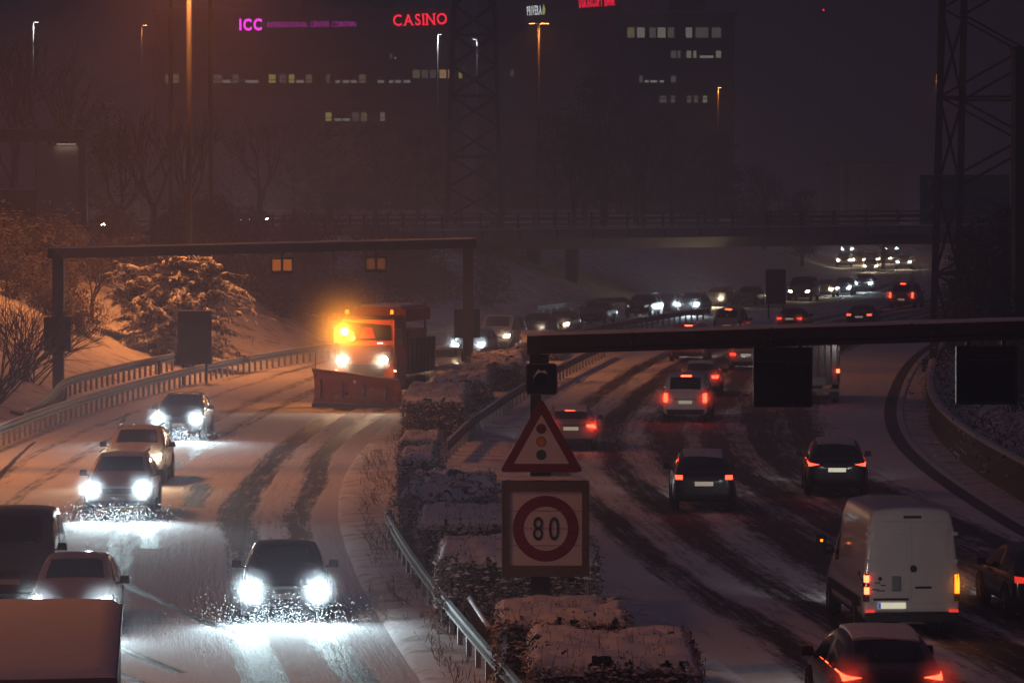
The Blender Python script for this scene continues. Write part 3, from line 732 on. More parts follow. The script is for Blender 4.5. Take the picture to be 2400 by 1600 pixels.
place('sedan', 'black sedan with two blazing headlights and snow spray, nearest the median hedge', 666, 1452, paint='black_paint', beam=1.25, group=Q)
place('suv', 'pale utility vehicle with two cool headlights, tucked in front of a beige pickup-like car', 275, 1216, paint='beige_paint', beam=1.5, group=Q)
place('suv', 'beige utility vehicle with one warm headlight visible over the pale one ahead', 312, d=131, paint='beige_paint', head='warm', beam=.35, group=Q)
place('crossover', 'dark grey crossover with cool headlights beside the guard rail posts', 418, 1030, paint='charcoal_paint', beam=1.5, group=Q)
place('hatch', 'pinkish silver hatchback half hidden behind the snow roofed lorry', 168, 1489, paint='pink_grey_paint', beam=.35, group=Q)
place('minibus', 'dark minibus cut by the photo edge behind the pinkish silver hatchback', 18, d=92.5, paint='purple_grey_paint', head='offlamp', beam=0, group=Q)
place('suv', 'dark utility vehicle with cool headlights either side of a gantry post', 1097, d=228, paint='charcoal_paint', beam=.9, group=Q)
place('hatch', 'oncoming car with one warm headlight just right of the snow plough body', 1036, d=203.5, paint='grey_paint', head='warm', beam=.5, group=Q)
place('minibus', 'silver minibus with a warm headlight following right behind the gantry post', 1158, d=243, paint='silver_paint', head='warm', beam=.35, group=Q)
place('suv', 'dark utility vehicle above the free end of the cantilever beam', 1243, d=256, paint='black_paint', head='dimlamp', beam=.15, group=Q)
place('hatch', 'pink tinted hatchback with a single bright lamp just over the cantilever beam', 1303, d=269, paint='pink_grey_paint', head='warm', beam=.2, group=Q)
place('crossover', 'dim crossover in the queue between the pink tinted hatchback and a black car', 1385, d=287, paint='charcoal_paint', head='offlamp', beam=0, group=Q)
place('suv', 'black unlit utility vehicle in the queue over the middle of the cantilever beam', 1492, d=305, paint='black_paint', head='dimlamp', beam=0, group=Q)
place('estate', 'dark estate car waiting just behind the black unlit utility vehicle', 1548, d=313, paint='charcoal_paint', head='offlamp', beam=0, group=Q)
place('crossover', 'crossover with small greenish white lamp ahead of the box van roof', 1610, d=312, paint='black_paint', head='cool', beam=2.2, group=Q)
place('estate', 'dark estate car with light on its flank below the far bank', 1672, d=335, paint='black_paint', head='dimlamp', beam=1.6, group=Q)
place('hatch', 'dark hatchback in the queue left of the dark standing board', 1745, d=338, paint='purple_grey_paint', head='offlamp', beam=0, group=Q)
place('minibus', 'dark minibus with small warm lamp right of the dark standing board', 1872, d=352, paint='charcoal_paint', head='warm', beam=.12, group=Q)
place('hatch', 'far car with warm lamps between the minibus and the cool lamped car', 1930, d=366, paint='grey_paint', head='warm', beam=.25, group=Q)
place('hatch', 'far car with greenish cool lamps in the queue below the bridge', 1972, d=372, paint='charcoal_paint', head='cool', beam=.5, group=Q)
place('crossover', 'far crossover with bluish white lamps beside the red lit van', 2022, d=385, paint='charcoal_paint', head='cool', beam=.6, group=Q)
far = [(1978, 612, 'warm', 'suv', 'leftmost warm lit car emerging under the bridge'), (2012, 607, 'warm', 'hatch', 'second warm lit car under the bridge'), (2043, 606, 'warm', 'estate', 'third warm lit car under the bridge'),
       (2074, 604, 'warm', 'hatch', 'fourth warm lit car under the bridge beside a pole'), (2118, 616, 'warm', 'suv', 'rightmost warm lit car under the bridge'), (1985, 584, 'cool', 'crossover', 'small cool lit car high behind the leftmost warm pair'),
       (2090, 583, 'cool', 'minibus', 'bright cool lit van high under the bridge soffit'), (2040, 622, 'warm', 'hatch', 'low warm lit car in the middle of the cluster under the bridge')]
for u, v, h, k, lab in far:
    d = min(760, max(400, F * (HCAM - .75) / (v - HY)))
    place(k, lab, u, d=d, paint=random.choice(['grey_paint', 'charcoal_paint', 'silver_paint']), head=h, beam=.9, group=Q3)

place('estate', 'silver estate car with glowing brake lights behind the triangular sign', 1338, d=148, facing='away', paint='pink_grey_paint', brake=True, tail='brake', snow='roofsnow', glow=1.0, group=Q2, fn=RL)
place('small_van', 'white small van with stacked red lights and lit high brake light', 1606, d=167, facing='away', turn=-R(2.5), paint='white_paint', brake=True, tail='brake', glow=1.0, group=Q2)
place('sedan', 'dark sedan with red lights peeking out ahead of the white small van', 1640, d=188, facing='away', paint='grey_paint', tail='brake', snow='roofsnow', glow=.5, group=Q2)
place('minibus', 'dark red van half hidden under the cantilever beam', 1611, d=226, facing='away', paint='red_paint', tail='tailoff', brake=True, glow=.3, group=Q2)
place('hatch', 'silver hatchback under the beam left of the black signal box', 1748, d=215, facing='away', paint='silver_paint', tail='tail', glow=.4, group=Q2)
place('city', 'black tall hatchback with small square red lights and pale plate low in the lane', 1650, d=120, facing='away', turn=-R(4.5), paint='black_paint', tail='tail', snow='roofsnow', glow=.12, group=Q2)
place('crossover', 'black utility vehicle with hooked red lights and amber lit plate', 1962, d=126, facing='away', turn=-R(5.0), paint='black_paint', tail='tail', plate='platebright', snow='roofsnow', glow=.15, group=Q2)
place('crossover', 'dark purple car under fresh roof snow in the bottom right corner', 2093, d=70.7, facing='away', turn=-R(1.5), paint='purple_grey_paint', tail='brake', snow='snow', glow=.3, group=Q2, plate='plate')
place('hatch', 'black car cut by the photo edge beside the white high roof van', 2468, d=90, facing='away', paint='black_paint', tail='reflector', group=Q2)
place('small_van', 'pale boxy van seen over the cantilever beam with one small red lamp', 1704, d=262, facing='away', paint='silver_paint', tail='tailoff', brake=True, group=Q2)
place('hatch', 'dark hatchback with two red lights seen over the cantilever beam', 1850, d=276, facing='away', paint='charcoal_paint', tail='tail', glow=.2, group=Q2)
place('sedan', 'small black car with slim red lights over the cantilever beam', 2013, d=283, facing='away', paint='black_paint', tail='tail', group=Q2)
place('minibus', 'reddish lit van with round red lights below the bridge opening', 2112, d=329, facing='away', paint='silver_paint', tail='brake', brake=True, glow=.8, group=Q2)
# traffic up on the bridge road
for u, d, h, lab in ((260, 300, 'warm', 'car with warm lamps on the upper road behind the snowy cedar'), (540, 345, 'cool', 'car with cool lamps on the upper road at the bridge end'), (604, 354, 'cool', 'second cool lit car on the upper road nearing the bridge')):
    t = place('crossover', lab, u, d=d, paint='charcoal_paint', head=h, beam=.9, group='cars on the upper road'); t.location.z = 5.95; t.location.x -= .75; t.rotation_euler.z = math.pi + R(8)
# ------------------------------------------------------------------ white high roof van
def high_van():
    L, Wd, H = 5.9, 1.98, 2.62; w = Wd / 2; hl = L / 2; zb = .30
    def sec(y, ww, top, rw, b=1.15, zb_=zb):
        return (y, [(0, zb_), (ww * .88, zb_), (ww * .985, zb_ + .10), (ww, b * .6), (ww, b), (rw, top - .22), (rw * .93, top - .05), (rw * .80, top), (0, top + .05)])
    st = [sec(hl - .05, w * .80, .88, w * .7, .7), sec(hl - .12, w * .94, 1.0, w * .8, .8), sec(hl - .55, w * .985, 1.22, w * .86, 1.0), sec(hl - .95, w, 1.45, w * .90, 1.12),
          sec(hl - 1.75, w, 2.40, w * .84), sec(hl - 2.3, w, H - .02, w * .86), sec(hl - 2.42, w, H, w * .86), sec(0, w, H, w * .865), sec(-hl + .9, w, H, w * .865), sec(-hl + .16, w, H - .01, w * .865), sec(-hl + .05, w * .995, H - .03, w * .86), sec(-hl + .0, w * .97, H - .10, w * .845, 1.15, zb + .05), sec(-hl, w * .9, H - .25, w * .78, 1.1, zb + .1)]
    sh = Shape(st, {(3, 7): 1, (3, 6): 1, (4, 4): 2})
    d = 86.2; X = (2136 - 1200) * d / F; hd = R(3.6)
    fwd = Vector((-math.sin(hd), math.cos(hd), 0))
    t = thing('delivery_van', 'white high roof panel van with amber right light flashing', 'van', Vector((X, d, 0)) + fwd * hl, hd, Q2)
    def P(name, me, m, parent=t, **k):
        return link(name, me, M[m], parent, **k)
    P('body', sh.body(), 'white_paint'); P('windscreen', sh.piece('windscreen', 1), 'glass')
    for sd in (1, -1): P('side_window', sh.piece('side_window', 2, side=sd), 'glass')
    for sg in (-1, 1):
        x0, x1 = sorted((sg * .012, sg * w * .86))
        dr = P('rear_door', sh.patch('rear_door', 'K', [(x0, .72), (x1, .72), (x1 * (1 if sg > 0 else 1), 2.36), (x0 * (1 if sg < 0 else 1), 2.36)], .018, 8, 10), 'white_paint')
        x0, x1 = sorted((sg * .10, sg * w * .74))
        P('door_panel', sh.patch('door_panel', 'K', [(x0, 1.52), (x1, 1.52), (x1 * (.97 if sg > 0 else 1), 2.12), (x0 * (.97 if sg < 0 else 1), 2.12)], .026, 8, 6), 'white_paint', dr)
        for z in (.95, 1.55, 2.1):
            P('hinge', MB().box((sg * w * .90, -hl - .015, z), (.10, .04, .07)).fix('hinge', False, .008), 'white_paint', dr)
        # tall lights
        xa, xb = sorted((sg * w * .875, sg * w * .985))
        cl = P('tail_light', sh.patch('tail_light', 'K', [(xa, .74), (xb, .74), (xb, 1.30), (xa, 1.30)], .03, 3, 8), 'tailoff')
        if sg < 0:
            for z in (1.20, .96): P('lit_lens', sh.patch('lit_lens', 'K', [(xa + .02, z - .07), (xb - .0, z - .07), (xb - .0, z + .07), (xa + .02, z + .07)], .04, 2, 3), 'brake', cl)
        else:
            P('lit_lens', sh.patch('lit_lens', 'K', [(xa + .01, .90), (xb - .01, .90), (xb - .01, 1.28), (xa + .01, 1.28)], .04, 2, 4), 'amber', cl)
        P('reflector', MB().box((sg * w * .86, -hl - .075, .545), (.19, .03, .07)).fix('reflector', False, .008), 'reflector')
    lampx = w * .93
    lamp('SPOT', (0, hl + .12, .85), BEAM * .42, (.95, .93, .92), t, spot_size=R(80), spot_blend=1.0, shadow_soft_size=.25, rot=(R(86.5), 0, 0))
    lamp('SPOT', (lampx, -hl - .07, 1.1), RED * .55, (1.0, .36, .06), t, shadow_soft_size=.06, spot_size=R(165), spot_blend=.6, rot=(R(-90), 0, 0))
    lamp('SPOT', (-lampx, -hl - .07, 1.08), RED * .12, (1.0, .03, .02), t, shadow_soft_size=.06, spot_size=R(160), spot_blend=.6, rot=(R(-90), 0, 0))
    spray(Vector((X, d, 1.05)) + fwd * -.3 + Vector((.95, 0, .1)), (.75, .6, .8), 'spray', hd, 'tail lights')
    P('rear_bumper', MB().box((0, -hl - .02, .42), (Wd * .96, .18, .22)).fix('rear_bumper', False, .04), 'trim')
    P('bumper_step', MB().box((0, -hl - .09, .32), (.5, .10, .05)).fix('bumper_step', False, .01), 'chrome')
    P('lower_panel', sh.patch('lower_panel', 'K', [(-w * .86, .57), (w * .86, .57), (w * .86, .705), (-w * .86, .705)], .022, 10, 2), 'white_paint')
    P('plate_light', MB().box((-.42, -hl - .035, .785), (.72, .03, .045)).fix('plate_light', False, .008), 'trim')
    pl = P('number_plate', MB().box((-.40, -hl - .045, .66), (.56, .02, .12)).fix('number_plate', False, .01), 'platebright')
    P('blue_band', MB().box((-.655, -hl - .058, .66), (.05, .01, .115)).fix('blue_band'), 'plateblue', pl)
    P('brake_light', MB().box((.02, -hl - .005, 2.44), (.36, .05, .045)).fix('brake_light', False, .01), 'trim')
    P('wiper', MB().box((.24, -hl - .03, 1.02), (.34, .03, .045)).fix('wiper', False, .012), 'trim')
    P('emblem', MB().tube((.04, -hl - .01, 1.40), (.04, -hl - .045, 1.40), .075, .07, 16).fix('emblem'), 'trim')
    P('lock_knob', MB().tube((-.64, -hl - .01, 1.20), (-.64, -hl - .05, 1.20), .045, .04, 12).fix('lock_knob'), 'black')
    P('door_handle', MB().box((-.32, -hl - .035, 1.10), (.20, .05, .30)).fix('door_handle', False, .02), 'rim')
    for x, z, ww in ((-.70, 1.12, .12), (-.58, 1.07, .10), (-.74, .985, .12), (-.62, .96, .16)):
        P('badge', MB().box((x, -hl - .03, z), (ww, .02, .022)).fix('badge'), 'chrome')
    P('antenna', MB().tube((.12, hl - 2.0, H + .02), (.12, hl - 2.25, H + .16), .02, .006, 6).fix('antenna'), 'black')
    for sg in (-1, 1):
        P('side_moulding', sh.patch('side_moulding', 'I' if sg > 0 else 'E', [(-hl + .25, .62), (hl - 1.0, .62), (hl - 1.0, .80), (-hl + .25, .80)], .03, 14, 2), 'trim')
        P('sill', sh.patch('sill', 'I' if sg > 0 else 'E', [(-hl + .2, .34), (hl - .5, .34), (hl - .5, .46), (-hl + .2, .46)], .02, 14, 2), 'trim')
        mb = MB(); mb.box((sg * (w + .24), hl - 1.45, 1.52), (.22, .14, .42)); mb.bar((sg * (w * .94), hl - 1.40, 1.40), (sg * (w + .2), hl - 1.42, 1.36), .08, .10)
        mi = P('mirror', mb.fix('mirror', False, .04), 'trim')
        P('repeater', MB().box((sg * (w + .24), hl - 1.525, 1.62), (.05, .02, .05)).fix('repeater'), 'amber' if sg < 0 else 'trim', mi)
        P('roof_crease', sh.patch('roof_crease', 'I' if sg > 0 else 'E', [(-hl + .15, 2.20), (hl - 2.3, 2.20), (hl - 2.3, 2.24), (-hl + .15, 2.24)], .016, 14, 1), 'white_paint')
        P('roof_crease', sh.patch('roof_crease', 'I' if sg > 0 else 'E', [(-hl + .15, 1.95), (hl - 2.3, 1.95), (hl - 2.3, 1.98), (-hl + .15, 1.98)], .014, 14, 1), 'white_paint')
    ty, rm = wheel_meshes(.35, .25)
    for ay in (hl - .95, -hl + 1.15):
        for sg in (-1, 1):
            q = link('wheel', ty, M['tyre'], t, (sg * (w - .10), ay, .35)); link('rim', rm, M['rim'], q)
high_van()

# ------------------------------------------------------------------ orange snow plough lorry
def snow_plough():
    d0 = 178.0; X0 = (838 - 1200) * d0 / F
    hd = math.pi - R(13.5)
    t = thing('snow_plough', 'orange snow plough lorry with wide blade and flashing amber beacon', 'snow plough', (X0, d0, 0), hd)
    # local: +Y forward (to the camera); the blade stands at y 0, lorry behind it
    def P(n, mb, m, parent=t, sm=False, bv=0.0): return part(n, mb, M[m], parent, sm, bv)
    # blade: curved mouldboard, angled a little
    rows = []; BW = 3.95
    prof = [(.10, .04), (-.10, .20), (-.20, .45), (-.20, .75), (-.08, 1.02), (.14, 1.20)]
    def blade(off):
        rr = []
        for i in range(13):
            x = -BW / 2 + BW * i / 12; hk = 1.0 + .34 * (i / 12)
            yo = .55 - .055 * i
            rr.append([(x, yo + py * 1.25 + off, pz * hk) for py, pz in prof])
        return rr
    a = blade(0); b = blade(-.06)
    mb = MB(); mb.rings([r1 + r2[::-1] for r1, r2 in zip(a, b)])
    bl = part('blade', mb, M['plough'], t, True)
    for i in (2, 5, 8, 11):
        rb = MB(); r = b[i]; rb.rings([[Vector(p) + Vector((sx_, -.01 - k, 0)) for p in r] for sx_, k in ((-.03, 0), (.03, 0), (.03, .09), (-.03, .09))][:2]); 
        part('rib', MB().bar((r[1][0], r[1][1] - .06, r[1][2]), (r[4][0], r[4][1] - .06, r[4][2]), .06, .12), M['dark'], bl)
    part('cutting_edge', MB().rings([[(r[0][0], r[0][1] + .02, .02), (r[0][0], r[0][1] - .0, .16), (r[0][0], r[0][1] - .05, .16), (r[0][0], r[0][1] - .04, .02)] for r in a]), M['steel'], bl)
    part('snow_cap', MB().rings([[Vector(r[5]) + Vector((0, dy, dz + .03 * noise.noise(Vector((r[5][0] * 3, 0, 0))))) for dy, dz in ((.02, .0), (-.02, .07), (-.10, .06), (-.12, 0))] for r in a]), M['snow'], bl, True)
    for sg in (-1, 1):
        q = P('marker_rod', MB().tube((sg * BW * .47, .2 - .33 * sg, 1.25), (sg * BW * .47, .2 - .33 * sg, 2.2), .03, .03, 6), 'reflector' if False else 'red_paint')
        P('push_arm', MB().bar((sg * .5, -.1, .55), (sg * .5, -1.5, .75), .14, .18), 'dark')
    # chassis and cab
    P('chassis', MB().box((0, -4.6, .85), (.95, 6.6, .30)), 'dark', bv=.02)
    cab = MB(); y0 = -1.35
    st = [(y0 - 1.95, 1.22), (y0 - 1.0, 1.25), (y0 - .10, 1.25), (y0, 1.19)]
    prof = lambda w_: [(-w_, .78), (w_, .78), (w_, 1.35), (w_, 2.75), (w_ * .95, 3.62), (w_ * .86, 3.78), (-w_ * .86, 3.78), (-w_ * .95, 3.62), (-w_, 2.75), (-w_, 1.35)]
    cab.rings([[(x, y - (.22 * max(0, (z - 2.6)) if k == 3 else 0), z) for x, z in prof(w_)] for k, (y, w_) in enumerate(st)])
    cb = P('cab', cab, 'orange_paint', bv=.03)
    part('windscreen', MB().box((0, y0 - .10, 3.18), (2.14, .06, .80), 0, (.94, 1), (0, -.17)), M['glass'], cb)
    part('glow_plate', MB().box((-.05, y0 - .065, 3.08), (.72, .06, .46), 0, (.5, 1), (0, -.1)), M['red_paint'], cb)  # red plate on the windscreen, coloured like the glow inside the cab
    part('front_panel', MB().box((0, y0 + .02, 2.25), (2.2, .06, .62)), M['plough_dark'], cb, bevel=.02)
    part('grille', MB().box((0, y0 + .03, 1.45), (1.5, .08, .62)), M['dark'], cb)
    for k in range(5): part('grille_slat', MB().box((0, y0 + .08, 1.22 + k * .115), (1.46, .05, .04)), M['trim'], cb)
    part('bumper', MB().box((0, y0 + .10, .92), (2.44, .30, .40)), M['orange_paint'], cb)
    part('sun_visor', MB().box((0, y0 - .10, 3.66), (2.2, .35, .05)), M['dark'], cb)
    for sg in (-1, 1):
        part('side_window', MB().box((sg * 1.235, y0 - .85, 3.12), (.03, .85, .72), 0, (1, .9)), M['glass'], cb)
        part('mirror', MB().box((sg * 1.52, y0 + .05, 2.95), (.20, .12, .62)).bar((sg * 1.2, y0 - .05, 3.3), (sg * 1.52, y0 + .05, 3.2), .04, .04), M['black'], cb)
        m_ = MB().tube((sg * .86, y0 + .06, 1.98), (sg * .86, y0 + .24, 1.98), .13, .15, 14)
        hl_ = part('work_light', m_, M['black'], cb)
        part('lens', MB().tube((sg * .86, y0 + .242, 1.98), (sg * .86, y0 + .262, 1.98), .14, .13, 14), M['warm'], hl_)
        part('marker_light', MB().box((sg * 1.28, y0 + .1, 1.5), (.09, .06, .07)), M['ambersmall'], cb)
        lamp('SPOT', (sg * .86, y0 + .33, 1.98), BEAM * 1.0, (1.0, .80, .55), t, spot_size=R(110), spot_blend=1.0, shadow_soft_size=.08, rot=(R(80), 0, 0))
    part('step_light', MB().box((-.62, y0 + .05, 2.66), (.24, .05, .07)), M['dimwhite'], cb)
    for sg, z, s_ in ((1, 3.36, .10), (-1, 3.36, .07)):
        bs = part('beacon_base', MB().tube((sg * .98, y0 - .5, 3.76), (sg * .98, y0 - .5, 3.86), .09, .09, 12), M['black'], cb)
        part('beacon_lens', MB().tube((sg * .98, y0 - .5, 3.86), (sg * .98, y0 - .5, 4.04), s_, s_ * .8, 12), M['amber'], bs)
    # the strong flasher on the bracket at the driver's left
    bk = part('flasher_bracket', MB().bar((.86, y0 - .1, 3.15), (.86, y0 + .28, 3.15), .06, .06).bar((1.1, y0 + .1, 2.6), (1.1, y0 + .1, 3.5), .05, .05).bar((.8, y0 + .1, 3.15), (1.14, y0 + .1, 3.15), .05, .05), M['black'], cb)
    part('flasher_lens', MB().tube((.86, y0 + .28, 3.15), (.86, y0 + .36, 3.15), .17, .14, 16), M['flash'], bk)
    part('flasher_lens', MB().tube((1.1, y0 + .12, 2.72), (1.1, y0 + .18, 2.72), .08, .06, 12), M['amber'], bk)
    part('flasher_lens', MB().tube((1.1, y0 + .12, 3.44), (1.1, y0 + .18, 3.44), .06, .04, 12), M['amber'], bk)
    lamp('POINT', (.86, y0 + .62, 3.15), 620, (1.0, .28, .02), t, shadow_soft_size=.12)
    lamp('POINT', (.98, y0 - .5, 4.2), 40, (1.0, .30, .02), t, shadow_soft_size=.08)
    mw = Matrix.Translation((X0, d0, 0)) @ Matrix.Rotation(hd, 4, 'Z')
    spray(mw @ Vector((.86, y0 + .6, 3.15)), (3.2, 1.6, 3.0), 'spray', hd, 'plough')
    for sg in (-1, 1): spray(mw @ Vector((sg * .86, y0 + .5, 1.98)), (.8, .6, .7), 'spray', hd, 'plough')
    # driver in hi-vis seen through the glass is not readable: only the red seat on the glass imitates the cab's glow
    # body
    P('tipper_body', MB().rings([[(x, y, z) for x, z in ((-1.22, 1.25), (1.22, 1.25), (1.27, 2.75), (1.16, 2.75), (1.12, 1.4), (-1.12, 1.4), (-1.16, 2.75), (-1.27, 2.75))] for y in (y0 - 2.15, y0 - 6.6)]), 'plough_dark')
    for k in range(7):
        for sg in (-1, 1):
            P('side_rib', MB().box((sg * 1.285, y0 - 2.4 - k * .67, 2.0), (.07, .09, 1.46), 0, (1, 1), (sg * .02, 0)), 'plough_dark')
    P('headboard', MB().box((0, y0 - 2.16, 2.2), (2.5, .08, 1.9)), 'plough_dark')
    sp = P('spreader', MB().rings([[(x, y, z) for x, z in ((-.55, 2.0), (.55, 2.0), (1.05, 3.0), (1.05, 3.12), (-1.05, 3.12), (-1.05, 3.0))] for y in (y0 - 2.5, y0 - 6.2)]), 'orange_paint', bv=.02)
    cov = MB(); 
    cov.rings([[(x, y, z) for x, z in ((-1.15, 3.48), (1.15, 3.48), (1.15, 3.98), (.9, 4.12), (-.9, 4.12), (-1.15, 3.98))] for y in (y0 - 2.2, y0 - 6.3)])
    part('cover', cov, M['orange_paint'], sp, bevel=.03)
    for sg in (-1, 1):
        for yy in (-2.45, -5.9): part('cover_strut', MB().bar((sg * 1.02, y0 + yy, 2.7), (sg * 1.02, y0 + yy, 3.5), .08, .08), M['dark'], sp)
    part('snow_cap', MB().box((0, y0 - 4.25, 4.155), (1.8, 3.9, .07), 0, (.92, .97)), M['snow'], sp)
    P('fuel_tank', MB().box((-1.0, y0 - 3.0, .85), (.45, 1.1, .5)), 'dark', bv=.05)
    P('side_guard', MB().box((1.12, y0 - 4.1, .80), (.06, 2.2, .35)), 'steel')
    ty, rm = wheel_meshes(.52, .34)
    for ay in (y0 - .55, y0 - 5.0):
        for sg in (-1, 1):
            q = link('wheel', ty, M['tyre'], t, (sg * 1.02, ay, .52)); link('rim', rm, M['rim'], q)
        for sg in (-1, 1): P('mudguard', MB().rings([[(sg * 1.02 + dx, ay + .62 * math.cos(a_), .52 + .62 * math.sin(a_)) for dx in (-.2, .2)] + [(sg * 1.02 + dx, ay + .58 * math.cos(a_), .52 + .58 * math.sin(a_)) for dx in (.2, -.2)] for a_ in np.linspace(0.1, 3.04, 10)]), 'black')
M['plough'] = snowy('scraped_orange_blade', (0.78, 0.19, 0.05), .30, .62, .6, 4.5, .75)
M['plough_dark'] = mat('dirty_maroon_body', (0.13, 0.045, 0.03), 0.6, 0.0, 0.4, 1.5, 0.2)
M['ambersmall'] = emit('small_amber_lamp', (1.0, .5, .2), 9.0, (.3, .15, .05))
M['dimwhite'] = emit('small_white_lamp', (.8, .9, 1.0), 1.6, (.5, .5, .5))
M['flash'] = emit('amber_flasher', (1.0, .52, .06), 60.0, (.4, .2, .02))
snow_plough()

# ------------------------------------------------------------------ lorry with snow on its box in the near corner
def near_lorry():
    hd = R(4.8)
    t = thing('box_lorry', 'box lorry roof under smooth snow in the bottom left corner', 'lorry', (-5.85, 50.0, 0), math.pi + hd)
    def P(n, mb, m, bv=0.0, parent=t): return part(n, mb, M[m], parent, False, bv)
    P('box_body', MB().box((0, 0.0, 2.35), (2.46, 8.4, 2.75)), 'palewall', .03)
    P('roof_edge', MB().box((0, 0.0, 3.74), (2.52, 8.46, .06)), 'steel', .01)
    sn = MB(); N = 24
    def f(u, v):
        x = -1.235 + 2.47 * u; y = -4.2 + 8.4 * v; e = min(u, 1 - u, (v), (1 - v)) * 26
        return (x, y, 3.771 + .10 * min(1, max(0, e)) ** .5 + .012 * noise.noise(Vector((x * 1.3, y * .8, 0))))
    sn.grid(f, 20, 60); 
    part('roof_snow', sn, M['snow'], t, True)
    P('chassis', MB().box((0, .6, .80), (.9, 9.6, .28)), 'dark')
    cb = P('cab', MB().box((0, 5.15, 1.75), (2.44, 1.75, 2.3), 0, (.97, .9)), 'white_paint', .08)
    P('windscreen', MB().box((0, 6.0, 2.25), (2.1, .06, .85), 0, (.96, 1), (0, -.05)), 'glass', 0, cb)
    P('bumper', MB().box((0, 6.05, .75), (2.44, .2, .4)), 'trim', .03, cb)
    ty, rm = wheel_meshes(.5, .32)
    for ay in (4.9, -2.2):
        for sg in (-1, 1): q = link('wheel', ty, M['tyre'], t, (sg * 1.02, ay, .5)); link('rim', rm, M['rim'], q)
near_lorry()

# ------------------------------------------------------------------ tanker lorry with ribbed metal back, half behind the black signal box
def ribbed_lorry():
    d = 181.0; X = (1902 - 1200) * d / F; hd = -R(4.5)
    t = thing('ribbed_lorry', 'lorry with shiny ribbed metal rear beside the black signal box', 'lorry', (X, d, 0), hd, Q2)
    def P(n, mb, m, bv=0.0, parent=t): return part(n, mb, M[m], parent, False, bv)
    P('cargo_box', MB().box((0, 3.3, 1.95), (2.40, 6.4, 2.25)), 'grey_paint', .04)
    for k in range(9):
        P('rear_rib', MB().tube((-1.1 + k * .275, .08, .95), (-1.1 + k * .275, .08, 3.0), .045, .045, 8), 'chrome')
    P('rear_panel', MB().box((0, .06, 1.45), (.42, .10, .75)), 'palewall')
    P('tail_board', MB().box((.35, .02, .98), (.62, .08, .36)), 'steel', .02)
    P('rear_bar', MB().box((0, .0, .60), (2.35, .14, .14)), 'steel', .02)
    for sg in (-1, 1):
        P('tail_light', MB().box((sg * 1.12, -.03, 1.42), (.14, .08, .16)), 'brake')
        P('mudflap', MB().box((sg * .95, .45, .45), (.4, .03, .5)), 'black')
    P('chassis', MB().box((0, 4.2, .75), (.9, 8.2, .25)), 'dark')
    P('cab', MB().box((0, 7.6, 1.75), (2.4, 1.8, 2.2), 0, (.97, .85)), 'white_paint', .08)
    ty, rm = wheel_meshes(.48, .3)
    for ay in (1.6, 7.4):
        for sg in (-1, 1): q = link('wheel', ty, M['tyre'], t, (sg * 1.0, ay, .48)); link('rim', rm, M['rim'], q)
    lamp('SPOT', (1.12, -.1, 1.42), RED * .15, (1.0, .03, .02), t, shadow_soft_size=.06, spot_size=R(160), spot_blend=.6, rot=(R(-90), 0, 0))
ribbed_lorry()
# lorry on the upper road at the photo's left edge
def upper_lorry():
    d = 292.0; X = (28 - 1200) * d / F
    t = thing('covered_lorry', 'dark covered lorry on the upper road at the left photo edge', 'lorry', (X - 2.0, d, 5.9), math.pi / 2 + R(14))
    def P(n, mb, m, bv=0.0): return part(n, mb, M[m], t, False, bv)
    P('cargo_box', MB().box((0, 0, 2.0), (2.4, 7.0, 2.5)), 'dark', .03); P('roof_snow', MB().box((0, 0, 3.30), (2.3, 6.9, .10), 0, (.95, .98)), 'roofsnow')
    P('chassis', MB().box((0, -.5, .65), (.9, 8.6, .3)), 'black'); P('cab', MB().box((0, -4.5, 1.6), (2.4, 1.7, 2.2), 0, (.97, .9)), 'charcoal_paint', .06)
    for k in range(3): P('marker_light', MB().box((1.22, -3.45, 3.0 - k * .42), (.05, .08, .13)), 'dimwhite')
    ty, rm = wheel_meshes(.5, .3)
    for ay in (-4.4, 2.2):
        for sg in (-1, 1): q = link('wheel', ty, M['tyre'], t, (sg * 1.0, ay, .5)); link('rim', rm, M['rim'], q)
upper_lorry()

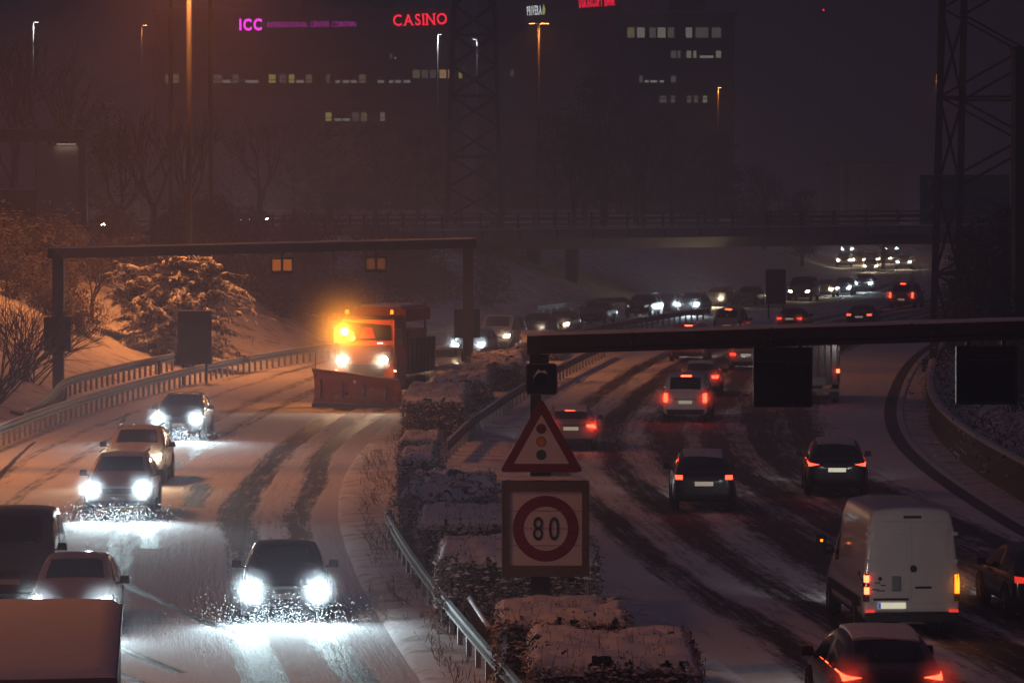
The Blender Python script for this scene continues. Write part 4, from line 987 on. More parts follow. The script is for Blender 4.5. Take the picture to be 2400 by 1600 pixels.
# ------------------------------------------------------------------ gantries, boards and signs
def gantry_beam(t, a, b, depth, width, m='gantry', snow=True):
    part('beam', MB().bar(a, b, width, depth), M[m], t)
    if snow:
        a = Vector(a); b = Vector(b); n = 40; rr = []
        tg = (b - a).normalized(); nr = Vector((-tg.y, tg.x, 0))
        for i in range(n + 1):
            p = a.lerp(b, i / n) + Vector((0, 0, depth / 2 + .002)); h = .065 + .02 * noise.noise(p * 1.5)
            rr.append([p + nr * k * width * .5 + Vector((0, 0, z)) for k, z in ((-1.0, 0), (-.8, h * .9), (.8, h), (1.0, 0))])
        part('snow_cap', MB().rings(rr), M['snow'], t, True)
def left_gantry():
    pl = WD(137, 583, 176); pr = WD(1097, 561, 206)
    zl, zr = pl.z, pr.z
    g0 = ground_z(pl.x, pl.y)
    t = thing('sign_gantry', 'brown portal gantry spanning the snowy carriageway', 'gantry', (pl.x, pl.y, g0))
    o = t.location.copy()
    gantry_beam(t, Vector((pl.x - .3, pl.y, zl - .2)) - o, Vector((pr.x + .25, pr.y, zr - .2)) - o, .42, .38)
    part('post', MB().bar((0, 0, -.3), (0, 0, zl - .4 - g0), .46, .40), M['gantry'], t)
    part('post_foot', MB().box((0, 0, .35), (.72, .62, .9), 0, (.66, .66)), M['gantry'], t)
    q = Vector((pr.x, pr.y, 0)) - o
    part('post', MB().bar(q + Vector((0, 0, -.2)), q + Vector((0, 0, zr - .4)), .50, .44), M['gantry'], t)
    part('post_foot', MB().box(q + Vector((0, 0, .4)), (.85, .75, .9), 0, (.62, .62)), M['gantry'], t)
    M['sigpanel'] = emit('sodium_glow_panel', (1.0, .24, .03), .34, (.06, .04, .02)); M['sigpanel2'] = emit('dim_sodium_glow_panel', (1.0, .28, .07), .11, (.06, .04, .02))  # emission stands in for sodium lamplight on the signal backs
    for u, v, lab in ((624, 623, 'left lane signal box with two panels of painted sodium glow under the brown gantry'), (854, 620, 'right lane signal box with two panels of dimmer painted glow under the brown gantry')):
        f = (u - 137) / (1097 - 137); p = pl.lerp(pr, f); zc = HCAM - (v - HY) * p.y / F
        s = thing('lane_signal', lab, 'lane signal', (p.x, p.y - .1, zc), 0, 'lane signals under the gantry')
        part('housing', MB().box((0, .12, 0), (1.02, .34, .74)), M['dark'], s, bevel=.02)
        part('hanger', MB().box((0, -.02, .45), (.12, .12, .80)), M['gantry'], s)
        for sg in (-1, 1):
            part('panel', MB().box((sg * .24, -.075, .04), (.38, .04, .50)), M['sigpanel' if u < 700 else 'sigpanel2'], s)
        part('mount_bar', MB().box((0, -.12, 0), (.11, .08, .70)), M['gantry'], s)
    # dark boards on the posts
    s = thing('sign_board', 'back of a dark board on the left gantry post above the bare shrub', 'sign', (pl.x, pl.y - .3, 0), 0, 'backs of dark boards')
    zt = HCAM - (742 - HY) * pl.y / F; zb_ = HCAM - (822 - HY) * pl.y / F
    part('board', MB().box((0, -.06, (zt + zb_) / 2), (1.05, .08, zt - zb_)), M['dark'], s, bevel=.015)
    for z in (.25, .75): part('bracket', MB().box((0, .05, zb_ + (zt - zb_) * z), (.9, .10, .08)), M['gantry'], s)
    part('frame', MB().bar((-.53, -.06, zb_), (-.53, -.06, zt), .05, .12).bar((.53, -.06, zb_), (.53, -.06, zt), .05, .12), M['black'], s)
    s = thing('sign_board', 'back of a dark board on the right gantry post between oncoming headlights', 'sign', (pr.x - .05, pr.y + .3, 0), 0, 'backs of dark boards')
    zt = HCAM - (725 - HY) * pr.y / F; zb_ = HCAM - (792 - HY) * pr.y / F
    part('board', MB().box((0, .02, (zt + zb_) / 2), (1.18, .08, zt - zb_)), M['dark'], s, bevel=.015)
    part('frame', MB().bar((-.6, .02, zb_), (-.6, .02, zt), .05, .12).bar((.6, .02, zb_), (.6, .02, zt), .05, .12), M['black'], s)
left_gantry()

def big_board():
    d = 201.0; p = WD(456, 853, d); x = p.x; g = ground_z(x, d)
    t = thing('sign_board', 'large dark board on two posts standing by the guard rail under the cedar', 'sign', (x, d, g), 0, 'backs of dark boards')
    zt = HCAM - (729 - HY) * d / F - g; zb_ = HCAM - (853 - HY) * d / F - g
    part('board', MB().box((0, 0, (zt + zb_) / 2), (1.62, .07, zt - zb_)), M['dark'], t, bevel=.012)
    for k in (0.2, .5, .8): part('stiffener', MB().box((0, -.06, zb_ + (zt - zb_) * k), (1.6, .05, .07)), M['black'], t)
    for sg in (-1, 1): part('post', MB().tube((sg * .55, .10, -.4), (sg * .55, .10, zt - .1), .06, .06, 8), M['dark'], t)
    part('snow_cap', MB().box((0, 0, zt + .03), (1.6, .08, .06)), M['snow'], t)
    for sg in (-1,): 
        q = thing('marker_post', 'slim dark post left of the large dark board', 'post', (x - 1.35, d - 4, ground_z(x - 1.35, d - 4)))
        part('shaft', MB().tube((0, 0, -.2), (0, 0, 1.25), .07, .07, 8), M['dark'], q); part('cap', MB().tube((0, 0, 1.25), (0, 0, 1.3), .075, .03, 8), M['dark'], q)
    # standing board in the far median
    d = 300.0; p = WD(1818, 703, d)
    t = thing('sign_board', 'dark brown upright board standing between the queue and the lead cars', 'sign', (p.x, d, 0), 0, 'backs of dark boards')
    zt = HCAM - (631 - HY) * d / F; zb_ = HCAM - (712 - HY) * d / F
    part('board', MB().box((0, 0, (zt + zb_) / 2), (1.42, .08, zt - zb_)), M['redboard'], t, bevel=.015)
    for sg in (-1, 1): part('post', MB().tube((sg * .5, .1, -.1), (sg * .5, .1, zt - .1), .06, .06, 8), M['dark'], t)
    for k in (.3, .7): part('stiffener', MB().box((0, -.06, zb_ + (zt - zb_) * k), (1.4, .05, .07)), M['dark'], t)
M['redboard'] = mat('dark_brown_board', (0.055, 0.030, 0.030), 0.6, 0.0, 0.3, 2.0)
big_board()

def cantilever():
    d = 78.7
    X0 = (1238 - 1200) * d / F; X1 = (2377 - 1200) * (d - 1.5) / F
    zl = HCAM - (787 - HY) * d / F; zr = HCAM - (753 - HY) * (d - 1.5) / F; dep = .335
    t = thing('sign_gantry', 'dark gantry beam with snow along its top crossing the foreground lanes', 'gantry', (X1, d - 1.5, 0))
    o = t.location.copy()
    sl_ = (zr - zl) / (X1 - X0); XE = 16.2; ZE = zl + sl_ * (XE - X0)
    gantry_beam(t, Vector((X0, d, zl - dep / 2)) - o, Vector((XE, d - 1.5, ZE - dep / 2 - .03)) - o, dep, .34, 'gantrydark')
    part('beam_end', MB().box(Vector((X0 - .012, d, zl - dep / 2)) - o, (.02, .36, dep + .03)), M['gantrydark'], t)
    part('column', MB().bar(Vector((XE, d - 1.5, -.2)) - o, Vector((XE, d - 1.5, ZE - .02)) - o, .42, .42), M['gantrydark'], t)
    part('column_foot', MB().box(Vector((XE, d - 1.5, .2)) - o, (.7, .7, .5), 0, (.7, .7)), M['darkconcrete'], t)
    for k in range(6):
        q = .12 + k * .16; part('joint_plate', MB().box(Vector((X0 + (XE - X0) * q, d - 1.5 * q - .005, zl + (ZE - zl) * q - dep / 2)) - o, (.05, .37, dep + .012)), M['gantrydark'], t)
    part('cable', MB().bar(Vector((X0 + .2, d - .19, zl - dep * .72)) - o, Vector((XE, d - 1.69, ZE - dep * .75)) - o, .03, .03), M['black'], t)
    c = thing('service_tower', 'tall plain dark tower at the right photo edge behind the wall', 'tower', (20.0, 166, ground_z(20.0, 166)))
    ht = HCAM + (HY - 118) * 166 / F - c.location.z
    part('shaft', MB().box((.35, 0, ht / 2 - .1), (1.7, 1.5, ht + .2)), M['towerdark'], c); part('cap', MB().box((.35, 0, ht + .06), (1.8, 1.6, .12)), M['towerdark'], c)
    for k in range(4): part('seam', MB().box((.35, -.755, ht * (k + 1) / 5), (1.7, .02, .05)), M['black'], c)
    part('lamp_bracket', MB().box(Vector((X0 + .20, d - .02, zl - dep - .09)) - o, (.36, .22, .17)), M['gantrydark'], t)
    for u0, u1, v0, v1, lab in ((1767, 1902, 815, 952, 'black unlit lane signal box under the beam beside the ribbed lorry'), (2243, 2382, 812, 946, 'black unlit lane signal box under the beam near the tall column')):
        xc = ((u0 + u1) / 2 - 1200) * (d - 1) / F; w = (u1 - u0) * (d - 1) / F; zt = HCAM - (v0 - HY) * (d - 1) / F; zb_ = HCAM - (v1 - HY) * (d - 1) / F
        s = thing('lane_signal', lab, 'lane signal', (xc, d - .95, (zt + zb_) / 2), 0, 'black lane signal boxes')
        h = zt - zb_
        part('housing', MB().box((0, .12, 0), (w, .30, h)), M['black'], s, bevel=.012)
        part('display', MB().box((0, -.035, -h * .12), (w * .94, .02, h * .70)), M['display'], s)
        part('frame', MB().bar((-w / 2, -.05, -h / 2), (-w / 2, -.05, h / 2), .03, .03).bar((w / 2, -.05, -h / 2), (w / 2, -.05, h / 2), .03, .03).bar((-w / 2, -.05, h / 2), (w / 2, -.05, h / 2), .03, .03).bar((-w / 2, -.05, -h / 2), (w / 2, -.05, -h / 2), .03, .03), M['dark'], s)
        part('seam', MB().box((0, -.05, h * .26), (w * .97, .02, .018)), M['gantry'], s)
        for sg in (-1, 1): part('hanger', MB().box((sg * w * .3, .12, h / 2 + .05), (.07, .10, .14)), M['gantrydark'], s)
M['towerdark'] = mat('dark_tower_cladding', (0.02, 0.016, 0.015), 0.8, 0.0, 0.4, 0.8)
M['gantrydark'] = mat('dark_gantry_steel', (0.058, 0.050, 0.048), 0.6, 0.1, 0.4, 1.6, 0.1)
M['display'] = mat('dead_display_glass', (0.004, 0.004, 0.005), 0.25, 0.0, 0.2, 6.0)
cantilever()

SIGNRED = mat('sign_red', (0.19, 0.013, 0.018), 0.4, 0.0, 0.06, 2.0); SIGNWHITE = mat('sign_white', (0.70, 0.70, 0.73), 0.45, 0.0, 0.06, 1.5)
SIGNAMBER = mat('sign_amber', (0.66, 0.34, 0.02), 0.4, 0.0, 0.05); SIGNGREEN = mat('sign_green', (0.05, 0.13, 0.11), 0.4, 0.0, 0.05); SIGNBLACK = mat('sign_black', (0.022, 0.022, 0.03), 0.45, 0.0, 0.1)
def ngon_ring(mb, outer, inner, y):
    n = len(outer); vs = [(x, y, z) for x, z in outer] + [(x, y, z) for x, z in inner]
    mb.add(vs, [(i, (i + 1) % n, n + (i + 1) % n, n + i) for i in range(n)]); return mb
def plate(pts, y0, y1):
    n = len(pts); mb = MB()
    mb.add([(x, y0, z) for x, z in pts] + [(x, y1, z) for x, z in pts], [tuple(range(n)), tuple(range(2 * n - 1, n - 1, -1))] + [(i, n + i, n + (i + 1) % n, (i + 1) % n) for i in range(n)])
    return mb
def circ(r, n=40, cx=0, cz=0): return [(cx + r * math.cos(2 * math.pi * i / n), cz + r * math.sin(2 * math.pi * i / n)) for i in range(n)]
def text_mesh(ch, size, depth=.01, bold=0.0):
    c = bpy.data.curves.new('glyph', 'FONT'); c.body = ch; c.size = size; c.extrude = depth; c.offset = bold; c.resolution_u = 4
    o = bpy.data.objects.new('glyph', c); COL.objects.link(o)
    me = bpy.data.meshes.new_from_object(o.evaluated_get(bpy.context.evaluated_depsgraph_get()))
    bpy.data.objects.remove(o); me.materials.clear(); return me
def bounds(me):
    xs = [v.co.x for v in me.vertices]; ys = [v.co.y for v in me.vertices]; return min(xs), max(xs), min(ys), max(ys)
def letters(parent, text, height, width, origin, m, depth=.02, bold=0.0, serif=False, name='letter', space=.35, gap=.16):
    """each glyph its own mesh, standing in the parent's XZ plane, fitted to height and width"""
    gl = [(c, None if c == ' ' else text_mesh(c, 1.0, depth, bold)) for c in text]
    tot = 0; info = []
    for c, me in gl:
        if me is None: info.append((None, tot)); tot += space; continue
        b = bounds(me); info.append((b, tot)); tot += (b[1] - b[0]) + gap
    tot -= gap
    cap = bounds(text_mesh('H', 1.0))[3]
    sx_, sz = width / tot, height / cap
    for (c, me), (b, at) in zip(gl, info):
        if me is None: continue
        me.transform(Matrix.Translation((-b[0] + at, 0, 0)))
        if serif and c in 'AIN':
            bm = bmesh.new(); bm.from_mesh(me); xs = [at, at + b[1] - b[0]]
            spots = [((xs[0] + xs[1]) / 2, 0), ((xs[0] + xs[1]) / 2, cap)] if c == 'I' else [(xs[0] + .04, 0), (xs[1] - .04, 0)] + ([(xs[0] + .04, cap), (xs[1] - .02, cap)] if c == 'N' else [])
            for x_, y_ in spots: bmesh.ops.create_cube(bm, size=1, matrix=Matrix.Translation((x_, y_, 0)) @ Matrix.Diagonal((.24, .06, depth * 2.2, 1)))
            bm.to_mesh(me); bm.free()
        me.transform(Matrix.Diagonal((sx_, sz, 1, 1))); me.transform(Matrix.Rotation(R(90), 4, 'X'))
        link(name, me, m, parent, origin)
    return tot

def near_signs():
    d = 78.7; s = F / d
    # leg of the gantry that carries the signs
    x = (1268 - 1200) / s
    t = thing('sign_post', 'dark square sign post rising out of the foreground hedge', 'post', (x, d, 0))
    part('shaft', MB().bar((-.10, .05, -.1), (-.10, .05, HCAM - (826 - HY) / s), .20, .22), M['gantrydark'], t)
    part('foot_sleeve', MB().bar((0, .0, -.1), (0, .0, HCAM - (1338 - HY) / s), .315, .30), M['gantrydark'], t)
    # signal lamp
    cz = HCAM - (887 - HY) / s; xc = (1269 - 1200) / s
    t = thing('signal_lamp', 'square black signal lamp with snow in its hood, hung from the beam end', 'signal', (xc, d - .22, cz))
    def rsq(w, r, n=6):
        out = []
        for cx, cz_, a0 in ((w - r, w - r, 0), (-w + r, w - r, 90), (-w + r, -w + r, 180), (w - r, -w + r, 270)):
            for k in range(n + 1):
                a = R(a0 + 90 * k / n); out.append((cx + r * math.cos(a), cz_ + r * math.sin(a)))
        return out
    part('backboard', plate(rsq(.285, .07), -.02, .02), M['black'], t)
    mb = MB(); ngon_ring(mb, rsq(.292, .072), rsq(.270, .06), -.024); part('border', mb, M['signedge'], t)
    part('housing', MB().box((0, .14, 0), (.38, .24, .40)), M['black'], t, bevel=.03)
    ln = part('lens', plate(circ(.125, 24, 0, -.02), -.035, -.02), M['display'], t)
    hood = MB(); rr = []
    for i in range(15):
        a = R(-10 + 200 * i / 14); rr.append([(.15 * math.cos(a), -.02, -.02 + .15 * math.sin(a)), (.14 * math.cos(a), -.30, -.035 + .14 * math.sin(a)), (.13 * math.cos(a), -.30, -.035 + .13 * math.sin(a)), (.14 * math.cos(a), -.02, -.02 + .14 * math.sin(a))])
    hood.rings(rr); part('hood', hood, M['black'], t)
    rr = []
    for i in range(15):
        a = R(48 + 118 * i / 14); hh = .03 + .015 * math.sin(i)
        rr.append([(.155 * math.cos(a), yy, -.02 + (.155 + q) * math.sin(a)) for yy, q in ((-.31, .0), (-.30, hh), (-.04, hh * 1.3), (-.025, 0))])
    part('hood_snow', MB().rings(rr), M['snow'], t, True)
    part('hanger', MB().box((-.10, .12, .42), (.10, .10, .34)), M['gantrydark'], t)
    # triangle
    zt, zb_ = HCAM - (930 - HY) / s, HCAM - (1104 - HY) / s
    xl, xr = (1171 - 1200) / s, (1367 - 1200) / s; xc = (xl + xr) / 2; hw = (xr - xl) / 2; zc = (zt + zb_) / 2; hh = (zt - zb_) / 2
    t = thing('warning_sign', 'triangular red bordered traffic light warning sign above the speed sign', 'road sign', (xc, d - .24, zc))
    def tri(k, r, n=5):
        P_ = [(-hw, -hh), (hw, -hh), (0, hh)]; cx, cz_ = 0, -hh / 3
        P_ = [(cx + (x - cx) * k, cz_ + (z - cz_) * k) for x, z in P_]; out = []
        for i in range(3):
            a, b, c = Vector(P_[i - 1]), Vector(P_[i]), Vector(P_[(i + 1) % 3]); u = (a - b).normalized() * r; v = (c - b).normalized() * r
            for q in range(n + 1):
                w_ = q / n; out.append(tuple((1 - w_) ** 2 * (b + u) + 2 * w_ * (1 - w_) * b + w_ ** 2 * (b + v)))
        return out
    part('backing', plate(tri(1.0, .10), 0, .03), M['signedge'], t)
    part('border', plate(tri(.985, .09), -.006, -.001), SIGNRED, t)
    part('face', plate(tri(.66, .02), -.012, -.008), SIGNWHITE, t)
    for z, m in ((.115, SIGNRED), (-.125, SIGNAMBER), (-.365, SIGNGREEN)):
        part('light_symbol', plate(circ(.092, 24, -.005, z), -.018, -.014), SIGNBLACK, t); part('light_symbol', plate(circ(.080, 24, -.005, z), -.024, -.020), m, t)
    part('bracket', MB().box((0, .08, -hh - .05), (.34, .06, .09)), M['gantrydark'], t)
    part('snow_ledge', MB().box((0, .05, -hh + .02), (hw * 1.7, .06, .02)), M['snow'], t)
    # 80 panel
    u0, u1, v0, v1 = 1178, 1380, 1124, 1346
    xc = ((u0 + u1) / 2 - 1200) / s; w = (u1 - u0) / s; zt, zb_ = HCAM - (v0 - HY) / s, HCAM - (v1 - HY) / s; h = zt - zb_
    t = thing('speed_sign', 'square framed speed limit sign reading 80 with snow on top', 'road sign', (xc, d - .30, (zt + zb_) / 2), -R(2.0))
    part('cabinet', MB().box((0, .14, 0), (w, .26, h)), M['gantry'], t, bevel=.012)
    fr = MB()
    b_ = .13
    fr.box((-w / 2 + b_ / 2, -.02, 0), (b_, .06, h)).box((w / 2 - b_ / 2, -.02, 0), (b_, .06, h)).box((0, -.0205, h / 2 - b_ * .75), (w - 2 * b_ - .004, .06, b_ * 1.5)).box((0, -.0205, -h / 2 + b_ * .75), (w - 2 * b_ - .004, .06, b_ * 1.5))
    part('frame', fr, M['signframe'], t)
    part('edge_trim', MB().box((-w / 2 - .006, .10, 0), (.02, .34, h + .01)), M['steel'], t)
    part('face', MB().box((0, .0, -.0), (w - 2 * b_, .03, h - 3 * b_)), SIGNWHITE, t)
    ro, ri = .605, .405
    mb = MB(); ngon_ring(mb, circ(ro, 64), circ(ri, 64), -.019); part('red_ring', mb, SIGNRED, t)
    for z in (.325, 0.0, -.31):
        part('slat_joint', MB().box((0, -.021, z), (w - 2 * b_ - .01, .004, .010)), M['joint'], t)
    letters(t, '80', .42, .48, Vector((-.235, -.026, -.21)), SIGNBLACK, .004, .0, name='digit', gap=.26)
    sn = MB(); 
    sn.grid(lambda a, b: (-w / 2 + w * a, -.06 + .34 * b, h / 2 + .004 + .075 * min(1, 8 * min(a, 1 - a, b + .02, 1.02 - b)) + .01 * noise.noise(Vector((a * 8, b * 3, 0)))), 20, 8)
    part('snow_cap', sn, M['snow'], t, True)
M['signedge'] = mat('sign_edge_grey', (0.16, 0.15, 0.15), 0.5); M['signframe'] = mat('brown_sign_frame', (0.16, 0.125, 0.105), 0.5, 0.2, 0.25, 2.0); M['joint'] = mat('slat_joint', (0.30, 0.13, 0.13), 0.5)
near_signs()

def direction_sign():
    # hangs in front of the bridge railing over the outer carriageway
    d = 352.0; p0, p1 = WD(2156, 410, d), WD(2366, 527, d); w = p1.x - p0.x; h = p0.z - p1.z
    t = thing('direction_sign', 'big dark blue direction sign with two white arrows on the bridge railing', 'road sign', ((p0.x + p1.x) / 2, d, (p0.z + p1.z) / 2))
    blue = mat('sign_blue', (0.010, 0.025, 0.11), 0.5); grn = mat('sign_dark_green', (0.006, 0.035, 0.030), 0.5); wht = mat('sign_line', (0.35, 0.36, 0.38), 0.5)
    part('backing', MB().box((0, .06, 0), (w, .1, h)), M['dark'], t)
    part('lower_panel', MB().box((0, -.005, -h * .17), (w * .985, .03, h * .62)), blue, t); part('upper_panel', MB().box((0, -.005, h * .325), (w * .985, .03, h * .32)), grn, t)
    part('divider', MB().box((0, -.026, h * .148), (w * .985, .01, .05)), wht, t)
    def arrow(cx, cz, ang, L, name='arrow'):
        c, s_ = math.cos(ang), math.sin(ang)
        pts = [(-.07, -L / 2), (.07, -L / 2), (.07, L * .12), (.26, L * .12), (0, L / 2), (-.26, L * .12), (-.07, L * .12)]
        part(name, plate([(cx + x * c - z * s_, cz + x * s_ + z * c) for x, z in pts], -.035, -.025), wht, t)
    arrow(-w * .5 + .75, h * .31, 0, .85); arrow(-w * .5 + .9, -h * .17, -R(55), .95)
    for sg in (-1, 1): part('bracket', MB().box((sg * w * .3, .3, -.4), (.15, .5, h * .9)), M['dark'], t)
direction_sign()
def upper_gantry():
    d = 286.0; a = WD(197, 533, d); top = WD(197, 304, d)
    g = ground_z(a.x, d)
    t = thing('sign_gantry', 'tall brown gantry leg and beam on the upper road at the left edge', 'gantry', (a.x, d, g))
    z = top.z - g
    part('post', MB().bar((0, 0, -.3), (-.15, 0, z), .50, .45), M['gantry'], t); part('beam', MB().bar((.1, 0, z - .4), (-9.5, 0, z - .4), .5, .85), M['gantry'], t)
    part('snow_cap', MB().box((-4.7, 0, z + .06), (9.6, .42, .07)), M['roofsnow'], t)
    part('post_foot', MB().box((0, 0, .3), (.8, .7, .7), 0, (.65, .65)), M['darkconcrete'], t)
    p = WD(137, 440, d + 3); w = 3.1
    s = thing('lit_panel', 'tall pale panel with a lamp strip along its top left of the gantry leg', 'panel', (p.x, d + 3, ground_z(p.x, d + 3)))
    h = HCAM - (340 - HY) * (d + 3) / F - s.location.z
    part('board', MB().box((0, 0, h / 2), (w, .12, h)), M['palewall'], s); part('frame', MB().bar((-w / 2, -.02, 0), (-w / 2, -.02, h), .08, .18).bar((w / 2, -.02, 0), (w / 2, -.02, h), .08, .18), M['dark'], s)
    part('lamp_strip', MB().box((.55, -.25, h + .05), (1.3, .10, .06)), M['stripglow'], s)
    part('strip_arm', MB().bar((.55, .0, h), (.55, -.25, h + .05), .06, .06), M['dark'], s)
    lamp('AREA', (.55, -.28, h - .02), 2, (1.0, .85, .65), s, shape='RECTANGLE', size=1.5, size_y=.1)
M['stripglow'] = emit('lamp_strip_glow', (1.0, .85, .62), .5, (.4, .4, .4))
upper_gantry()
guard_rail([Vector((x, 283 + .12 * (x + 34), ground_z(x, 283) + .1)) for x in np.arange(-38, -23.9, 1.5)], 1, 2.0, 'pale lit guard rail on the upper road left of the tall gantry leg', group='guard rails on the upper road')
# ------------------------------------------------------------------ street lamps
def lamp_post(label, u, v, d, kind, power, arm=1.0, base=None, double=False, r=.09, glow=1.0, lit_down=True, X=None, top=None, spot=150, group='street lamps'):
    x = (u - 1200) * d / F if X is None else X
    zt = HCAM - (v - HY) * d / F if top is None else top
    g = ground_z(x, d) if base is None else base
    t = thing('street_lamp', label, 'street lamp', (x, d, g), 0, group); h = zt - g
    part('pole', MB().tube((0, 0, -.3), (0, 0, h), r * 1.25, r, 10), M['dark' if kind == 'sodium' else 'steel'], t, True)
    part('base_plate', MB().box((0, 0, .05), (r * 5, r * 5, .12)), M['darkconcrete'], t)
    col = {'sodium': SODIUM, 'white': (.9, .95, .85)}[kind]; mt = {'sodium': M['sodiumglow'], 'white': M['whiteglow']}[kind]
    for sg in ((-1, 1) if double else (1,)):
        hx = sg * arm
        part('arm', MB().tube((0, 0, h - .05), (hx * .6, 0, h + .08), r * .7, r * .6, 6), M['steel'], t)
        hd = part('lamp_head', MB().box((hx * .85, 0, h + .10), (max(.5, arm * .75), .36, .16), 0, (.8, .7)), M['dark'], t, bevel=.03)
        part('diffuser', MB().box((hx * .85, 0, h + .01), (max(.42, arm * .66), .30, .05)), mt, hd)
        if power > 0: lamp('SPOT', (hx * .85, -.05, h - .06), power, col, t, spot_size=R(spot), spot_blend=.6, shadow_soft_size=.15)
    if glow > 0: lamp('POINT', (arm * .5, -.45, h - .25), glow, col, t, shadow_soft_size=.12)
    return t
M['sodiumglow'] = emit('sodium_lamp_glow', (1.0, .50, .10), 16.0, (.5, .3, .1)); M['whiteglow'] = emit('white_lamp_glow', (1.0, 1.0, .86), 7.0, (.5, .5, .5))
SL = 8500.0
lamp_post('tall mast lamp whose lit orange pole rises past the top edge above the cedar', 447, 850, 214, 'sodium', SL * 1.4, arm=1.6, X=(443 - 1200) * 214 / F, top=22.0, r=.13, glow=14, double=True)
lamp_post('tall mast lamp on the snow bank outside the left edge', 0, 0, 138, 'sodium', SL * 1.0, arm=1.6, X=-25.5, top=19.0, r=.15, glow=0, double=True)
lamp_post('tall mast lamp on the near snow bank outside the left edge', 0, 0, 26, 'sodium', SL * .18, arm=1.6, X=-22.0, top=20.0, base=0, r=.15, glow=0, double=True)
lamp_post('tall mast lamp beside the near lanes outside the left edge', 0, 0, 66, 'sodium', SL * .60, arm=1.6, X=-23.0, top=20.0, r=.15, glow=0, double=True)
lamp_post('twin armed sodium lamp glowing orange below the white sign', 1263, 56, 420, 'sodium', 1300, arm=.82, double=True, r=.11, glow=190)
lamp_post('small orange lamp in front of the right office block', 1683, 206, 560, 'sodium', 1500, arm=.25, r=.07, glow=150)
lamp_post('small orange lamp at the edge of the right lattice pylon', 2195, 177, 560, 'sodium', 1500, arm=.25, r=.07, glow=150)
lamp_post('dim orange lamp far left between the tree trunks and the mast', 332, 60, 520, 'sodium', 1200, arm=.5, r=.05, glow=6)
lamp_post('white lamp at the upper left photo edge', 78, 53, 430, 'white', 500, arm=.35, r=.06, glow=30)
lamp_post('white lamp left of the middle lattice pylon under the casino sign', 1026, 82, 480, 'white', 500, arm=.25, r=.07, glow=45)
lamp_post('dim white lamp seen through the middle lattice pylon', 1118, 93, 520, 'white', 200, arm=-.35, r=.07, glow=25)
for u, d, lab in ((403, 246, 'thin dark mast left of the orange lit lamp pole'), (496, 262, 'thin dark mast right of the orange lit lamp pole')):
    x = (u - 1200) * d / F; g = ground_z(x, d)
    t = thing('mast', lab, 'mast', (x, d, g), 0, 'thin dark masts'); part('pole', MB().tube((0, 0, -.3), (-.15, 0, 24), .16, .10, 8), M['dark'], t, True)
    part('base_plate', MB().box((0, 0, .1), (.6, .6, .3)), M['darkconcrete'], t)

# ------------------------------------------------------------------ lattice pylons
def pylon(label, cx, d, g, w0, w1, h, levels, leg=.22, br=.09, rz=0.0, leanx=0.0):
    t = thing('lattice_pylon', label, 'pylon', (cx, d, g), rz)
    def cor(z, i):
        w = (w0 + (w1 - w0) * z / h) / 2; sx_, sy_ = ((-1, -1), (1, -1), (1, 1), (-1, 1))[i]; return Vector((sx_ * w + leanx * z, sy_ * w, z))
    zs = [h * (1 - (1 - k / levels) ** 1.0) for k in range(levels + 1)]
    for i in range(4):
        part('leg', MB().bar(cor(0, i) - Vector((0, 0, .3)), cor(h, i), leg, leg), M['lattice'], t)
        part('footing', MB().box(cor(0, i) + Vector((0, 0, -.1)), (.9, .9, .6)), M['darkconcrete'], t)
        j = (i + 1) % 4
        for k in range(levels):
            a, b = zs[k], zs[k + 1]
            part('brace', MB().bar(cor(a, i), cor(b, j), br, br), M['lattice'], t); part('brace', MB().bar(cor(a, j) + Vector((.01, .01, 0)), cor(b, i) + Vector((.01, .01, 0)), br, br), M['lattice'], t)
            if k % 2 == 0: part('cross_bar', MB().bar(cor(b, i), cor(b, j), br * 1.1, br * 1.1), M['lattice'], t)
    return t
pylon('middle lattice pylon rising from the trees between the casino sign and the twin lamp', (1111 - 1200) * 378 / F, 378, 4.0, 5.0, 3.2, 27, 10, .38, .19)
pylon('large dark lattice pylon at the right above the outer lanes', 24.9, 205.2, .9, 8.2, 7.2, 21, 5, .30, .11, rz=-R(14))

